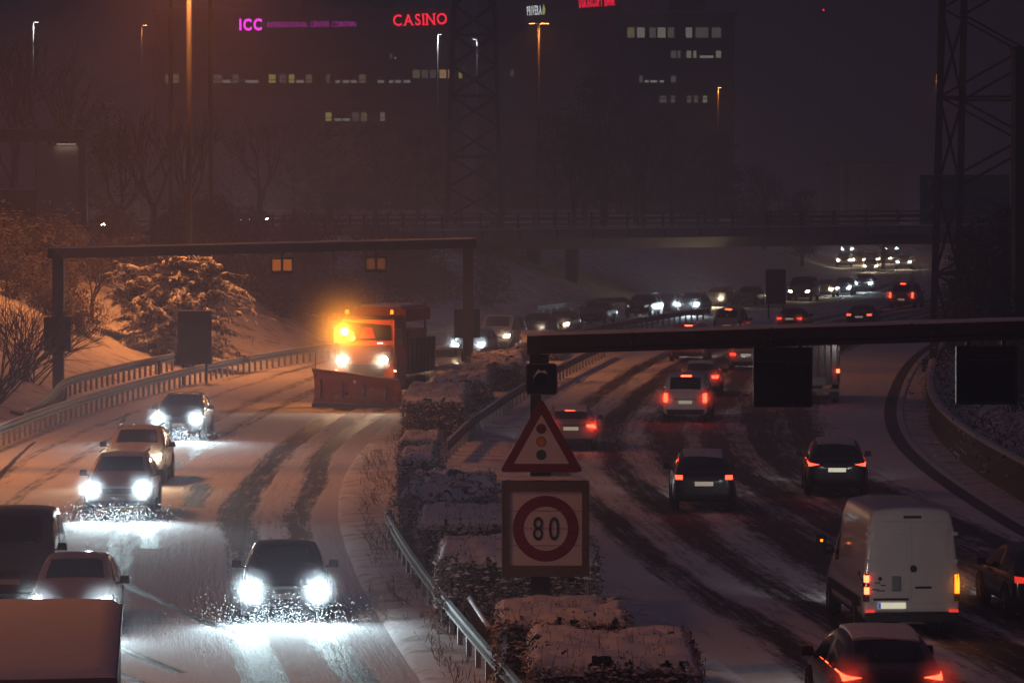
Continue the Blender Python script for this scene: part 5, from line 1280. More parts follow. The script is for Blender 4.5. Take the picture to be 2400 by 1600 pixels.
# ------------------------------------------------------------------ buildings with lit windows and signs
LIT = {k: emit('lit_window_' + k, c, s, (.1, .1, .1)) for k, c, s in (('yellow', (1.0, .82, .25), .55), ('dimyellow', (1.0, .82, .45), .22), ('grey', (1.0, .92, .82), .12), ('white', (1.0, .92, .72), .30), ('orange', (1.0, .55, .26), .75), ('blind', (1.0, .95, .85), .35))}
HZ = 1.0
def block(name, label, u0, u1, d, ztop, depth, rows, gz=4.0, rz=0.0):
    """rows: (v of window centre, height px, [(u0, u1, tone), ...])"""
    x0, x1 = (u0 - 1200) * d / F, (u1 - 1200) * d / F; w = x1 - x0
    t = thing('office_building', label, 'building', ((x0 + x1) / 2, d, gz))
    part('wall', MB().box((0, depth / 2, (ztop - gz) / 2), (w, depth, ztop - gz)), M['facade'], t)
    part('roof', MB().box((0, depth / 2, ztop - gz + .3), (w + .8, depth + .8, .6)), M['darkconcrete'], t)
    part('roof_snow', MB().box((0, depth / 2, ztop - gz + .66), (w + .4, depth + .4, .1)), M['roofsnow'], t)
    part('plant_room', MB().box((w * .12, depth * .6, ztop - gz + 1.8), (w * .3, depth * .5, 2.4)), M['facade'], t)
    # ribbon glazing, one band per storey
    n = int((ztop - gz - 2) / 3.4)
    for k in range(n):
        z = 2.0 + k * 3.4
        part('window_band', MB().box((0, -.02, z), (w - 1.2, .10, 1.55)), M['unlit'], t)
        part('sill', MB().box((0, -.10, z - .84), (w - .9, .22, .12)), M['darkconcrete'], t)
    nm = int(w / 3.0); mull = MB()
    for k in range(nm + 1): mull.box((-w / 2 + .6 + k * (w - 1.2) / nm, -.09, (ztop - gz) / 2), (.18, .10, ztop - gz - 1.0))
    o = part('mullion', mull, M['facade'], t); o['kind'] = 'stuff'
    for v, hp, cells in rows:
        for a, b, tone in cells:
            full = tone not in ('blind',); hh = hp * d / F * (1.0 if full else .35); zc = HCAM - (v + (0 if full else hp * .33) - HY) * d / F - gz
            xa, xb = (a - 1200) * d / F, (b - 1200) * d / F
            wdw = part('window', MB().box(((xa + xb) / 2 - (x0 + x1) / 2, -.16, zc), (xb - xa, .08, hh)), LIT[tone], t)
            part('frame', MB().box(((xa + xb) / 2 - (x0 + x1) / 2, -.20, zc - hh / 2 - .05), (xb - xa + .15, .12, .10)), M['facade'], wdw)
    return t
icc = block('office', 'wide dark office block with the pink lettering and rows of lit windows', 360, 1085, 760, 41.0, 30, [
    (185, 20, [(388, 420, 'dimyellow'), (500, 520, 'grey'), (522, 540, 'blind'), (545, 560, 'grey'), (575, 606, 'blind'), (630, 646, 'yellow'), (655, 670, 'grey'), (677, 690, 'yellow'), (694, 712, 'blind'), (717, 731, 'dimyellow'), (764, 774, 'grey'), (786, 797, 'blind'), (803, 818, 'blind'), (822, 836, 'blind'), (841, 857, 'dimyellow'), (885, 900, 'blind'), (912, 922, 'blind'), (926, 940, 'blind'), (946, 962, 'blind')]),
    (174, 20, [(967, 984, 'dimyellow'), (988, 1004, 'grey'), (1008, 1022, 'grey'), (1030, 1046, 'orange'), (1050, 1058, 'orange'), (1075, 1083, 'yellow')]),
    (132, 14, [(913, 919, 'grey'), (924, 929, 'blind')]),
    (274, 20, [(763, 777, 'yellow'), (784, 800, 'blind'), (803, 820, 'blind'), (825, 841, 'grey'), (846, 860, 'dimyellow'), (891, 902, 'white')])])
right_block = block('office', 'dark office block with pale lit windows at the right of the neon signs', 1452, 1722, 600, 33.7, 25, [
    (77, 24, [(1470, 1487, 'dimyellow'), (1493, 1511, 'white'), (1522, 1537, 'grey'), (1541, 1560, 'white'), (1565, 1580, 'grey'), (1607, 1622, 'white'), (1630, 1660, 'grey'), (1668, 1690, 'grey')]),
    (128, 17, [(1572, 1585, 'grey'), (1588, 1595, 'grey'), (1609, 1620, 'white'), (1625, 1632, 'white'), (1640, 1672, 'blind'), (1678, 1690, 'white')]),
    (186, 16, [(1498, 1506, 'grey'), (1511, 1520, 'blind'), (1524, 1540, 'blind'), (1546, 1556, 'blind'), (1572, 1584, 'grey')]),
    (233, 16, [(1546, 1562, 'grey'), (1572, 1582, 'grey'), (1610, 1620, 'grey'), (1626, 1636, 'grey'), (1647, 1657, 'white')])])
mid_block = block('office', 'dark office block carrying the white and red rooftop signs', 1120, 1460, 800, 47.0, 24, [(172, 14, [(1196, 1204, 'grey')])])
low = []
for u0, u1, v0, v1, d, lab in ((1937, 1968, 388, 428, 520, 'narrow pale wall of a low hall beyond the bridge'), (1990, 2118, 383, 422, 520, 'long pale wall of a low hall beyond the bridge')):
    x0, x1 = (u0 - 1200) * d / F, (u1 - 1200) * d / F; zt = HCAM - (v0 - HY) * d / F; gz = 4.0
    t = thing('low_hall', lab, 'building', ((x0 + x1) / 2, d, gz))
    part('wall', MB().box((0, 4, (zt - gz) / 2), (x1 - x0, 8, zt - gz)), M['palewall'], t); part('roof', MB().box((0, 4, zt - gz + .1), (x1 - x0 + .3, 8.3, .2)), M['darkconcrete'], t); part('roof_snow', MB().box((0, 4, zt - gz + .26), (x1 - x0, 8, .1)), M['roofsnow'], t)
    for k in range(3): part('wall_seam', MB().box(((k - 1) * (x1 - x0) * .3, -.02, (zt - gz) / 2), (.08, .05, zt - gz - .3)), M['darkconcrete'], t)

NEON = {'pink': emit('pink_neon', (1.0, .04, .80), 4.6), 'pink2': emit('pink_neon_thin', (1.0, .05, .75), 2.2), 'red': emit('red_neon', (1.0, .02, .045), 4.2), 'white': emit('white_sign_light', (.85, .95, 1.0), 2.6), 'green': emit('yellow_green_light', (.85, .85, .25), 1.3), 'red2': emit('deep_red_neon', (1.0, .01, .05), 4.6)}
def neon(label, d, runs, rz=0.0, glow=None):
    p = WD(runs[0][1], runs[0][4], d)
    t = thing('illuminated_sign', label, 'sign', (p.x, d, p.z), 0, 'neon signs on the far buildings')
    t.rotation_euler = (0, -rz, 0)
    b0 = min(r[1] for r in runs); b1 = max(r[2] for r in runs)
    part('carrier_rail', MB().box(((b1 - b0) * d / F / 2, .35, .1), ((b1 - b0) * d / F, .12, .12)), M['dark'], t)
    for text, u0, u1, v0, v1, m, bold, serif in runs:
        letters(t, text, (v1 - v0) * d / F, (u1 - u0) * d / F, Vector(((u0 - runs[0][1]) * d / F, 0, -(v1 - runs[0][4]) * d / F)), NEON[m], .05, bold, serif, gap=.14, space=.45)
    return t
neon('pink ICC lettering beside INTERNATIONAL CENTER COINTRIN on the wide office block', 757, [('ICC', 561, 614, 46, 71, 'pink', .035, False), ('INTERNATIONAL CENTER COINTRIN', 627, 834, 53, 66, 'pink2', -.022, False)], rz=R(.6))
neon('red CASINO lettering left of the middle lattice pylon', 757, [('CASINO', 922, 1048, 36, 61, 'red', .018, True)], rz=R(2.0))
t = neon('white PRIVERA sign with a yellow green leaf above the twin lamp', 798, [('PRIVERA', 1236, 1270, 16, 36, 'white', .03, False)], rz=R(4))
part('leaf_emblem', plate([( (x) * .0798 , z) for x, z in ((36, -.1), (39, -.2), (42, .3), (42.5, 1.0), (40, 1.9), (37.5, 1.3), (36, .7))], -.05, .05), NEON['green'], t)
neon('red DUKASCOPY BANK lettering cut off by the top photo edge', 798, [('DUKASCOPY BANK', 1358, 1442, -8, 18, 'red2', .03, False)], rz=R(4))
t = thing('warning_beacon', 'tiny red aviation beacon in the dark sky at the upper right', 'beacon', WD(1930, 24, 700)); part('lens', MB().tube((0, 0, -.15), (0, 0, .15), .18, .14, 8), NEON['red2'], t); part('mast', MB().tube((0, 0, -35), (0, 0, -.15), .03, .02, 4), M['lattice'], t)

# ------------------------------------------------------------------ trees
def branchy(mb, p, d, L, r, depth, rnd, up=.15, spread=.6, n=(2, 3), shrink=.68, sides=4, tips=None):
    """recursive limbs: each limb is two bent segments"""
    mid = p + d * (L * .5) + Vector((rnd.uniform(-1, 1), rnd.uniform(-1, 1), rnd.uniform(-.4, .6))) * (L * .06)
    q = mid + (d + Vector((rnd.uniform(-.2, .2), rnd.uniform(-.2, .2), up))).normalized() * (L * .5)
    mb.tube(p, mid, r, r * .82, sides, False); mb.tube(mid, q, r * .82, r * .62, sides, False)
    if depth == 0:
        if tips is not None: tips.append((q, d))
        return
    for k in range(rnd.randint(*n)):
        dd = (d + Vector((rnd.gauss(0, spread), rnd.gauss(0, spread), rnd.gauss(up, spread * .6)))).normalized()
        st = q if k == 0 else mid.lerp(q, rnd.random())
        branchy(mb, st, dd, L * shrink * rnd.uniform(.8, 1.15), r * .62, depth - 1, rnd, up, spread, n, shrink, 3 if depth < 3 else sides, tips)
def bare_tree(seed, h, depth=5, spread=.45, up=.22, r=None):
    rnd = random.Random(seed); tr = MB(); r = r or h * .022
    q = Vector((rnd.uniform(-.1, .1), 0, h * .28)); tr.tube((0, 0, -.4), q, r * 1.35, r, 8, False)
    br = MB()
    for k in range(4):
        d = Vector((rnd.gauss(0, .42), rnd.gauss(0, .42), 1)).normalized()
        branchy(br, q - Vector((0, 0, r * k)), d, h * .26, r * .7, depth, rnd, up, spread, (2, 3), .74)
    return tr.fix('trunk', True), br.fix('branches')
def leafy_tree(seed, h, wd_, n=5200, leaf=.16, base=.18):
    rnd = random.Random(seed); tr = MB(); tr.tube((0, 0, -.4), (0, 0, h * .7), h * .028, h * .008, 8, False)
    br = MB(); lf = MB()
    cl = []
    for k in range(46):
        z = rnd.uniform(base, 1.0); rad = wd_ * .5 * (1 - max(0, (z - .35)) ** 1.4) * rnd.uniform(.35, 1.0); a = rnd.uniform(0, 6.283)
        c = Vector((math.cos(a) * rad, math.sin(a) * rad, z * h)); cl.append((c, rnd.uniform(.09, .19) * wd_))
        br.tube((0, 0, max(.1, z * h * .72)), c, h * .008, h * .002, 4, False)
    for k in range(n):
        c, s_ = rnd.choice(cl); o = Vector((rnd.gauss(0, .5), rnd.gauss(0, .5), rnd.gauss(0, .42))) * s_; p = c + o
        a = Vector((rnd.gauss(0, 1), rnd.gauss(0, 1), rnd.gauss(0, .6))).normalized() * leaf * rnd.uniform(.6, 1.5); b = a.orthogonal().normalized() * leaf * .45
        lf.add([p - a, p + b, p + a, p - b], [(0, 1, 2, 3)])
    return tr.fix('trunk', True), br.fix('branches'), lf.mesh('foliage')

def cedar():
    """broad evergreen bowed under snow, lit by the sodium mast"""
    d = 214.0; x = WD(410, 700, d).x; g = ground_z(x, d) - .2
    t = thing('snowy_cedar', 'broad evergreen with drooping snow laden boughs glowing orange on the bank', 'tree', (x, d, g))
    rnd = random.Random(5); H_ = HCAM - (575 - HY) * d / F - g + .1
    tr = MB()
    for ox, oy, hh in ((-2.3, .4, .78), (.2, 0, .9), (2.0, -.3, .82)): tr.tube((ox * .35, oy, -.4), (ox, oy, H_ * hh), .26, .06, 8, False)
    part('trunk', tr, M['bark'], t, True)
    lf, sn, br = MB(), MB(), MB()
    for k in range(430):
        z = rnd.random() ** .85; a = rnd.uniform(0, 6.283); lobe = .75 + .35 * noise.noise(Vector((math.cos(a) * 1.3, math.sin(a) * 1.3, z * 2.4)))
        hz = z * H_ * .90 * (.86 + .22 * lobe) + .2
        Rr = (5.6 * max(0.0, 1.0 - z ** 3) ** .6 * rnd.uniform(.4, 1.05) * lobe + .6) * (1.15 if math.cos(a) > 0 else .8)
        dr = Vector((math.cos(a), math.sin(a) * .8, 0)); ti = rnd.choice((0, 1, 1, 2)); ox = (-2.3, 0.2, 2.0)[ti]; oy = (.4, 0, -.3)[ti]; hz *= (.80, .92, .84)[ti]; Rr *= .72; p = Vector((ox * (.35 + .65 * z), oy, hz)); prev = p; n = 7
        for i in range(1, n + 1):
            s_ = i / n; q = p + dr * (Rr * s_) + Vector((rnd.gauss(0, .13), rnd.gauss(0, .13), rnd.gauss(0, .06) + .55 * s_ - 1.25 * s_ * s_ * (Rr / 3.6)))
            br.tube(prev, q, .035 * (1.1 - s_), .03 * (1.05 - s_), 3, False)
            tg = (q - prev).normalized(); sd = tg.cross(Vector((0, 0, 1))).normalized()
            for m_ in range(7):
                c = prev.lerp(q, rnd.random()); dirn = (sd * rnd.choice((-1, 1)) * rnd.uniform(.5, 1) + tg * .6 + Vector((0, 0, rnd.uniform(-.9, .05)))).normalized(); L_ = rnd.uniform(.18, .48) * (1.15 - .5 * s_)
                e = c + dirn * L_; w_ = dirn.cross(Vector((0, 0, 1))).normalized() * .045
                lf.add([c - w_, c + w_, e + w_ * .3, e - w_ * .3], [(0, 1, 2, 3)])
            if s_ > .25 and rnd.random() < .5:
                w_ = rnd.uniform(.05, .19); hh = rnd.uniform(.03, .09); pts = []
                for c, kk in ((prev, .35), (prev.lerp(q, .5), 1.0), (q + tg * .06, .3)):
                    pts.append([c + sd * w_ * kk - Vector((0, 0, .02)), c + Vector((0, 0, hh * kk)), c - sd * w_ * kk - Vector((0, 0, .02)), c - Vector((0, 0, .045))])
                sn.rings(pts)
            prev = q
    o = link('needles', lf.mesh('needles'), M['needle'], t); o['kind'] = 'stuff'
    o = link('boughs', br.mesh('boughs'), M['bark'], t); o['kind'] = 'stuff'
    o = link('bough_snow', sn.fix('bough_snow', True), M['snow'], t); o['kind'] = 'stuff'
cedar()
def left_shrub():
    for u, d, h, seed, lab in ((-30, 172, 6.2, 3, 'bare shrub with arching twigs at the left edge behind the gantry post'), (60, 186, 4.4, 8, 'smaller bare shrub with thin twigs beside the gantry post foot')):
        x = (u - 1200) * d / F; rnd = random.Random(seed); t = thing('bare_shrub', lab, 'shrub', (x, d, ground_z(x, d)), 0, 'bare shrubs on the snow bank')
        br = MB()
        for k in range(16):
            a = rnd.uniform(-1.2, 1.2); dirn = Vector((math.sin(a) * .9 + .35, rnd.uniform(-.5, .4), 1.0)).normalized()
            branchy(br, Vector((rnd.gauss(0, .25), rnd.gauss(0, .2), -.2)), dirn, h * .34, .045, 3, rnd, .02, .34, (2, 3), .74, 3)
        st = MB().tube((0, 0, -.3), (0, 0, .35), .22, .12, 7, False); part('stem', st, M['bark'], t); link('twigs', br.mesh('twigs'), M['twigbare'], t)['kind'] = 'stuff'
left_shrub()
# prototypes shared by the trees further off
BARE = [bare_tree(s, 9.0, 5, .40, .25) for s in (11, 12, 13)]
SNOWB = [bare_tree(s, 6.5, 5, .55, .06) for s in (21, 22)]
def thick_shrub(seed, h):
    rnd = random.Random(seed); st = MB(); br = MB()
    for k in range(15):
        a = rnd.uniform(0, 6.283); tl = abs(rnd.gauss(.5, .3)); dirn = Vector((math.cos(a) * tl, math.sin(a) * tl, 1)).normalized(); p0 = Vector((rnd.gauss(0, .35), rnd.gauss(0, .35), -.2)); q = p0 + dirn * h * .3
        st.tube(p0, q, .05, .035, 4, False); branchy(br, q, dirn, h * .26, .032, 3, rnd, -.02, .5, (2, 3), .76, 3)
    lf = MB()
    for k in range(1500):
        z = abs(rnd.gauss(.42, .30)); a = rnd.uniform(0, 6.283); q = (1.9 * rnd.random() ** .6) * (1.15 - .5 * min(z, 1)); p = Vector((math.cos(a) * q, math.sin(a) * q, z * h * .85 + .05))
        a_ = Vector((rnd.gauss(0, 1), rnd.gauss(0, 1), rnd.gauss(.2, .8))).normalized() * rnd.uniform(.10, .26); b_ = a_.orthogonal().normalized() * rnd.uniform(.02, .05); lf.add([p - a_, p + b_, p + a_, p - b_], [(0, 1, 2, 3)])
    return st.fix('stems'), br.fix('branches'), lf.mesh('foliage')
THICK = [thick_shrub(s, 4.0) for s in (51, 52, 53)]
LEAFY = [leafy_tree(s, 11.0, 7.5) for s in (31, 32, 33)]
def put_bare(lab, u, d, h, k, m='twig', grp='snow dusted trees on the banks', rz=None, gz=None):
    x = (u - 1200) * d / F; g = ground_z(x, d) if gz is None else gz; pr, ph = (SNOWB[k], 6.5) if grp.startswith('snow') else (BARE[k], 9.0)
    t = thing('bare_tree', lab, 'tree', (x, d, g), random.uniform(0, 6) if rz is None else rz, grp); s = h / ph
    for nm, me in zip(('trunk', 'branches'), pr):
        o = link(nm, me, M['bark'] if nm == 'trunk' else M[m], t, scale=(s, s, s))
        if nm == 'branches': o['kind'] = 'stuff'
def put_leafy(lab, u, d, h, k, w=1.0, grp='dark trees beyond the bridge', gz=None):
    x = (u - 1200) * d / F; g = ground_z(x, d) if gz is None else gz
    t = thing('evergreen_tree', lab, 'tree', (x, d, g), random.uniform(0, 6), grp); s = h / 11.0
    for nm, me in zip(('trunk', 'branches', 'foliage'), LEAFY[k]):
        o = link(nm, me, M['darkleaf'] if nm == 'foliage' else M['bark'], t, scale=(s * w, s * w, s))
        if nm != 'trunk': o['kind'] = 'stuff'
for i, (u, d, h, lab) in enumerate([(215, 216, 3.8, 'dim snow dusted tree just right of the left gantry post'), (175, 224, 3.4, 'snow dusted shrub tree behind the left gantry post'), (560, 240, 4.6, 'snow dusted tree right of the cedar under the left signal box'), (640, 248, 5.0, 'hazy snow dusted tree under the left signal box'),
                                   (715, 258, 4.8, 'hazy snow dusted tree left of the plough beacon'), (780, 272, 4.6, 'hazy snow dusted tree right behind the plough beacon'), (520, 232, 3.4, 'low snow dusted tree at the right foot of the cedar'), (300, 226, 4.2, 'snow dusted tree partly hidden by the cedar on its left side')]):
    put_bare(lab, u, d, h, i % 2)
for i in range(72):
    rr_ = random.Random(100 + i); d = rr_.uniform(206, 292); s_ = rr_.uniform(7.0, 19) if d < 240 else rr_.uniform(5.0, 19); x = LL(d) - s_
    if 1200 + x * F / d < 100 and d > 222: continue
    t = thing('snowy_shrub', 'snow dusted shrub in the tangled thicket on the bank round the cedar', 'shrub', (x, d, ground_z(x, d)), rr_.uniform(0, 6), 'snow dusted thicket on the bank')
    s_ = rr_.uniform(.55, .95)
    for nm, me in zip(('stems', 'branches', 'foliage'), THICK[i % 3]): o_ = link(nm, me, M[{'stems': 'bark', 'branches': 'twig', 'foliage': 'litter'}[nm]], t, scale=(s_ * 1.2, s_ * 1.2, s_)); o_['kind'] = 'stuff'
for i, (u, d, h, lab) in enumerate([(360, 262, 8.5, 'dark bare tree between gantry leg and thin mast'), (285, 258, 7.2, 'dark bare tree right beside the tall gantry leg'), (440, 276, 8.2, 'dark bare tree behind the orange lit lamp pole'), (610, 330, 9.5, 'hazy bare tree above the cool lamps on the upper road'), (140, 330, 14, 'tall hazy bare tree at the far left under the white lamp'), (30, 326, 15, 'tall hazy bare tree at the left photo edge')]):
    put_bare(lab, u, d, h, i % 3, 'twigbare', 'dark bare trees along the upper road')
for i, (u, d, h, lab) in enumerate([(1345, 392, 9.0, 'bare tree under the bridge left of two others'), (1412, 396, 9.5, 'middle bare tree of three under the bridge'), (1508, 400, 9.5, 'rightmost bare tree of three under the bridge')]):
    put_bare(lab, u, d, h, i % 3, 'twigbare', 'bare trees on the slope behind the bridge')
for i, (u, d, h, w, lab) in enumerate([(1370, 455, 13.5, .8, 'tall dark tree left of the forked dark crown beyond the bridge'), (1420, 440, 14.8, .75, 'tallest dark tree beyond the bridge, below the right office block'), (1300, 470, 11.5, .9, 'hazy dark tree right of the middle pylon'), (1490, 448, 12.5, .9, 'dark tree beyond the bridge under the small glints'),
                                      (1575, 460, 11.0, 1.0, 'dark rounded tree beyond the bridge left of the pale hall'), (1680, 470, 10.0, 1.1, 'low dark tree beyond the bridge below the small orange lamp'), (1790, 480, 9.0, 1.1, 'low dark tree beyond the bridge left of the narrow pale wall'), (1880, 470, 8.2, 1.0, 'low dark tree in front of the narrow pale wall'),
                                      (980, 440, 9.0, 1.1, 'hazy dark tree left of the middle pylon foot'), (880, 430, 9.5, 1.1, 'hazy dark tree beyond the bridge under the lit window row'), (770, 420, 9.0, 1.0, 'hazy dark tree beyond the bridge right of the cool lamps'), (690, 410, 10.0, 1.0, 'hazy dark tree at the left end of the bridge railing'), (1180, 480, 9.5, 1.1, 'hazy dark tree between the middle pylon and twin lamp pole'),
                                      (545, 470, 10.0, 1.0, 'dark tree over the upper road behind the cool lamps'), (2070, 500, 8.0, 1.1, 'low dark tree in front of the long pale wall'), (240, 380, 10.5, 1.0, 'dark tree far left behind the tall gantry beam')]):
    put_leafy(lab, u, d, h, i % 3, w)
# dark evergreens and bushes on the bank at the right edge
for i, (u, d, h, w, lab) in enumerate([(2300, 226, 6.6, 1.0, 'dark evergreen filling the right edge beside the pylon leg'), (2362, 236, 7.4, 1.0, 'dark evergreen behind the right lattice pylon'), (2272, 214, 4.4, .9, 'dark bush on the bank under the right pylon'), (2330, 188, 4.4, 1.0, 'dark bush left of the right black signal box'), (2395, 214, 7.0, 1.0, 'tall dark evergreen at the pylon foot below the blue sign'), (2400, 178, 4.4, 1.1, 'dark bush behind the right black signal box'), (2330, 208, 6.0, 1.0, 'dark evergreen below the pylon cross bars'), (2268, 246, 5.6, .9, 'dark evergreen left of the pylon below the direction sign'), (2430, 160, 4.6, 1.1, 'dark bush low behind the tall column')]):
    put_leafy(lab, u, d, h, i % 3, w, 'dark evergreens on the right bank')
# snowy low bushes along the top of the retaining wall
def wall_bushes():
    rnd = random.Random(9)
    for i in range(11):
        d = 128 + i * 7.5; x = RR(d) + 2.4 + rnd.uniform(-.3, .5)
        t = thing('snowy_bush', 'low snow speckled bush in the row along the top of the dark wall', 'bush', (x, d, ground_z(x, d) + .1), 0, 'low bushes above the retaining wall')
        lf = MB(); 
        for k in range(520):
            p = Vector((rnd.gauss(0, .62), rnd.gauss(0, 1.6), abs(rnd.gauss(.55, .38)))); a = Vector((rnd.gauss(0, 1), rnd.gauss(0, 1), rnd.gauss(0, .6))).normalized() * rnd.uniform(.05, .13); b = a.orthogonal().normalized() * .05
            lf.add([p - a, p + b, p + a, p - b], [(0, 1, 2, 3)])
        link('foliage', lf.mesh('foliage'), M['bushleaf'], t)['kind'] = 'stuff'
        st = MB(); 
        for k in range(8): st.tube((rnd.gauss(0, .2), rnd.gauss(0, .7), -.15), (rnd.gauss(0, .5), rnd.gauss(0, 1.2), rnd.uniform(.5, 1)), .02, .008, 3, False)
        part('stems', st, M['bark'], t)
M['bushleaf'] = snowy('speckled_bush_leaves', (0.05, 0.04, 0.035), 0.1, 0.8, amount=0.8)
wall_bushes()

# ------------------------------------------------------------------ hedges in the median
def hedge(label, x0, x1, d0, d1, h, seed, rough=.06, holes=.0, lumpy=.11, density=1.0):
    rnd = random.Random(seed); cx, cy = (x0 + x1) / 2, (d0 + d1) / 2; lx, ly = x1 - x0, d1 - d0
    t = thing('hedge', label, 'hedge', (cx, cy, .05), 0, 'clipped hedges along the median')
    core = MB().box((0, 0, h * .47), (lx * .86, ly * .92, h * .9), 0, (.95, .98)); part('inner_wood', core, M['core'], t)
    lf = MB(); nf = int(density * (2 * h * lx * 420 + min(ly, 6) * h * 2 * 190 + lx * min(ly, 8) * 160))
    def bump(p): return noise.noise(p * 1.4 + Vector((seed, 0, 0))) * rough * 2.2
    for k in range(nf):
        fce = rnd.random()
        if fce < .50: p = Vector((rnd.uniform(-lx / 2, lx / 2), -ly / 2, rnd.uniform(0, h))); nn = Vector((0, -1, .2))
        elif fce < .66: p = Vector((rnd.choice((-1, 1)) * lx / 2, rnd.uniform(-ly / 2, ly / 2), rnd.uniform(0, h))); nn = Vector((1 if p.x > 0 else -1, -.3, .2))
        else: p = Vector((rnd.uniform(-lx / 2, lx / 2), rnd.uniform(-ly / 2, ly / 2), h)); nn = Vector((0, 0, 1))
        p = p + nn * (bump(p) + rnd.gauss(0, .045)); L_ = rnd.uniform(.02, .06)
        a = Vector((rnd.gauss(0, 1), rnd.gauss(0, 1), rnd.gauss(0, .8))).normalized() * L_; b = a.orthogonal().normalized() * L_ * rnd.uniform(.25, .6)
        lf.add([p - a, p + b, p + a, p - b], [(0, 1, 2, 3)])
    for k in range(int(lx * 90 * density)):
        p = Vector((rnd.uniform(-lx / 2, lx / 2), -ly / 2 + rnd.gauss(0, .05), rnd.uniform(.1, h))); e = p + Vector((rnd.gauss(0, .12), rnd.uniform(-.16, .02), rnd.uniform(.0, .22))); lf.tube(p, e, .007, .003, 3, False)
    for k in range(int(lx * min(ly, 6) * 9 * density)):
        p = Vector((rnd.uniform(-lx / 2, lx / 2), rnd.uniform(-ly / 2, ly / 2), h)); e = p + Vector((rnd.gauss(0, .06), rnd.gauss(0, .06), rnd.uniform(.08, .30))); lf.tube(p, e, .008, .003, 3, False)
    o = link('foliage', lf.mesh('foliage'), M['hedgeleaf'], t); o['kind'] = 'stuff'
    # snow lying on top, ragged at its edges
    nx, ny = max(8, int(lx / .035)), max(8, int(min(ly, 12) / .05)); vs = {}; sn = MB(); V = []
    def hh(u, v):
        x, y = -lx / 2 + lx * u, -ly / 2 + ly * v; q = Vector((x * 2.2, y * 2.0, seed * 3.1))
        e = min(u * lx, (1 - u) * lx, v * ly, (1 - v) * ly); ed = min(1, e / .16)
        return Vector((x + .03 * noise.noise(q * 2), y + .04 * noise.noise(q * 2 + Vector((5, 0, 0))), h + .01 + .09 * ed ** .5 + lumpy * noise.noise(q) + bump(Vector((x, y, h))) * .7 - .10 * (1 - ed)))
    keep = MB(); idx = {}
    for j in range(ny + 1):
        for i in range(nx + 1): idx[(i, j)] = len(keep.v); keep.v.append(tuple(hh(i / nx, j / ny)))
    for j in range(ny):
        for i in range(nx):
            u, v = (i + .5) / nx, (j + .5) / ny; x, y = -lx / 2 + lx * u, -ly / 2 + ly * v
            e = min(u * lx, (1 - u) * lx, v * ly, (1 - v) * ly)
            q = noise.noise(Vector((x * 3.3, y * 3.0, seed))) * .6 + noise.noise(Vector((x * 8, y * 7, seed + 4.0))) * .4
            if q < -.46 + holes + (0.40 * max(0, 1 - e / .26)): continue
            keep.f.append((idx[(i, j)], idx[(i + 1, j)], idx[(i + 1, j + 1)], idx[(i, j + 1)]))
    m = keep.mesh('snow_cap', True); link('snow_cap', m, M['snow'], t)
    # clods of snow caught on the near face
    cl = MB()
    for k in range(int(lx * 70 * density)):
        p = Vector((rnd.uniform(-lx / 2, lx / 2), -ly / 2 - .05 + rnd.gauss(0, .03), h * (1 - rnd.random() ** 1.6 * .95))); s_ = rnd.uniform(.015, .05)
        cl.add([p + Vector((-s_ * 1.6, 0, 0)), p + Vector((0, -s_, 0)), p + Vector((s_ * 1.6, 0, .0)), p + Vector((0, s_, 0)), p + Vector((0, 0, s_ * .8)), p - Vector((0, 0, s_ * .4))], [(0, 1, 4), (1, 2, 4), (2, 3, 4), (3, 0, 4), (1, 0, 5), (2, 1, 5), (3, 2, 5), (0, 3, 5)])
    o = link('caught_snow', cl.mesh('caught_snow', True), M['snow'], t); o['kind'] = 'stuff'
M['core'] = mat('inner_twigs', (0.022, 0.015, 0.011), 0.95, 0.0, 0.5, 12.0)
hedge('nearest clipped hedge with a broad lumpy snow top at the bottom edge', .25, 3.0, 67.0, 72.2, 1.5, 1, .06, .05)
hedge('clipped hedge with a flat snow top right at the foot of the sign post', -.30, 2.05, 74.0, 77.6, 1.5, 2, .05, .0)
hedge('tall dark hedge behind the sign post with rail stub in front', -1.55, 1.75, 86.0, 91.8, 1.5, 3, .06, .0)
hedge('clipped hedge with a long snow ledge left of the speed sign', -2.15, .1, 95.5, 100.6, 1.5, 4, .05, -.02)
hedge('untrimmed shrubby hedge with snow on bent twigs left of the triangular sign', -2.75, -.4, 104.0, 113.0, 1.45, 5, .22, .32, .16, 1.5)
hedge('small hedge block with a thin drooping snow cap', -3.2, -2.1, 119.0, 124.0, 1.5, 6, .07, .05)
hedge('small hedge block just behind another with a shallow snow cap', -3.4, -2.1, 127.0, 131.5, 1.5, 7, .06, .0)
hedge('large square hedge block beside the plough blade', -3.95, -1.65, 152.0, 165.0, 1.5, 8, .06, .08)
hedge('hedge block beyond the large square one beside the far oncoming lights', -3.3, -.9, 171.0, 186.0, 1.35, 9, .10, .15)
hedge('far hedge on the median below the end of the cantilever beam', -1.9, .6, 190.0, 206.0, 1.2, 10, .14, .2)
hedge('farthest hedge on the median under the silver minibus lights', .4, 2.6, 224.0, 240.0, 1.0, 11, .12, .2, .06, .6)
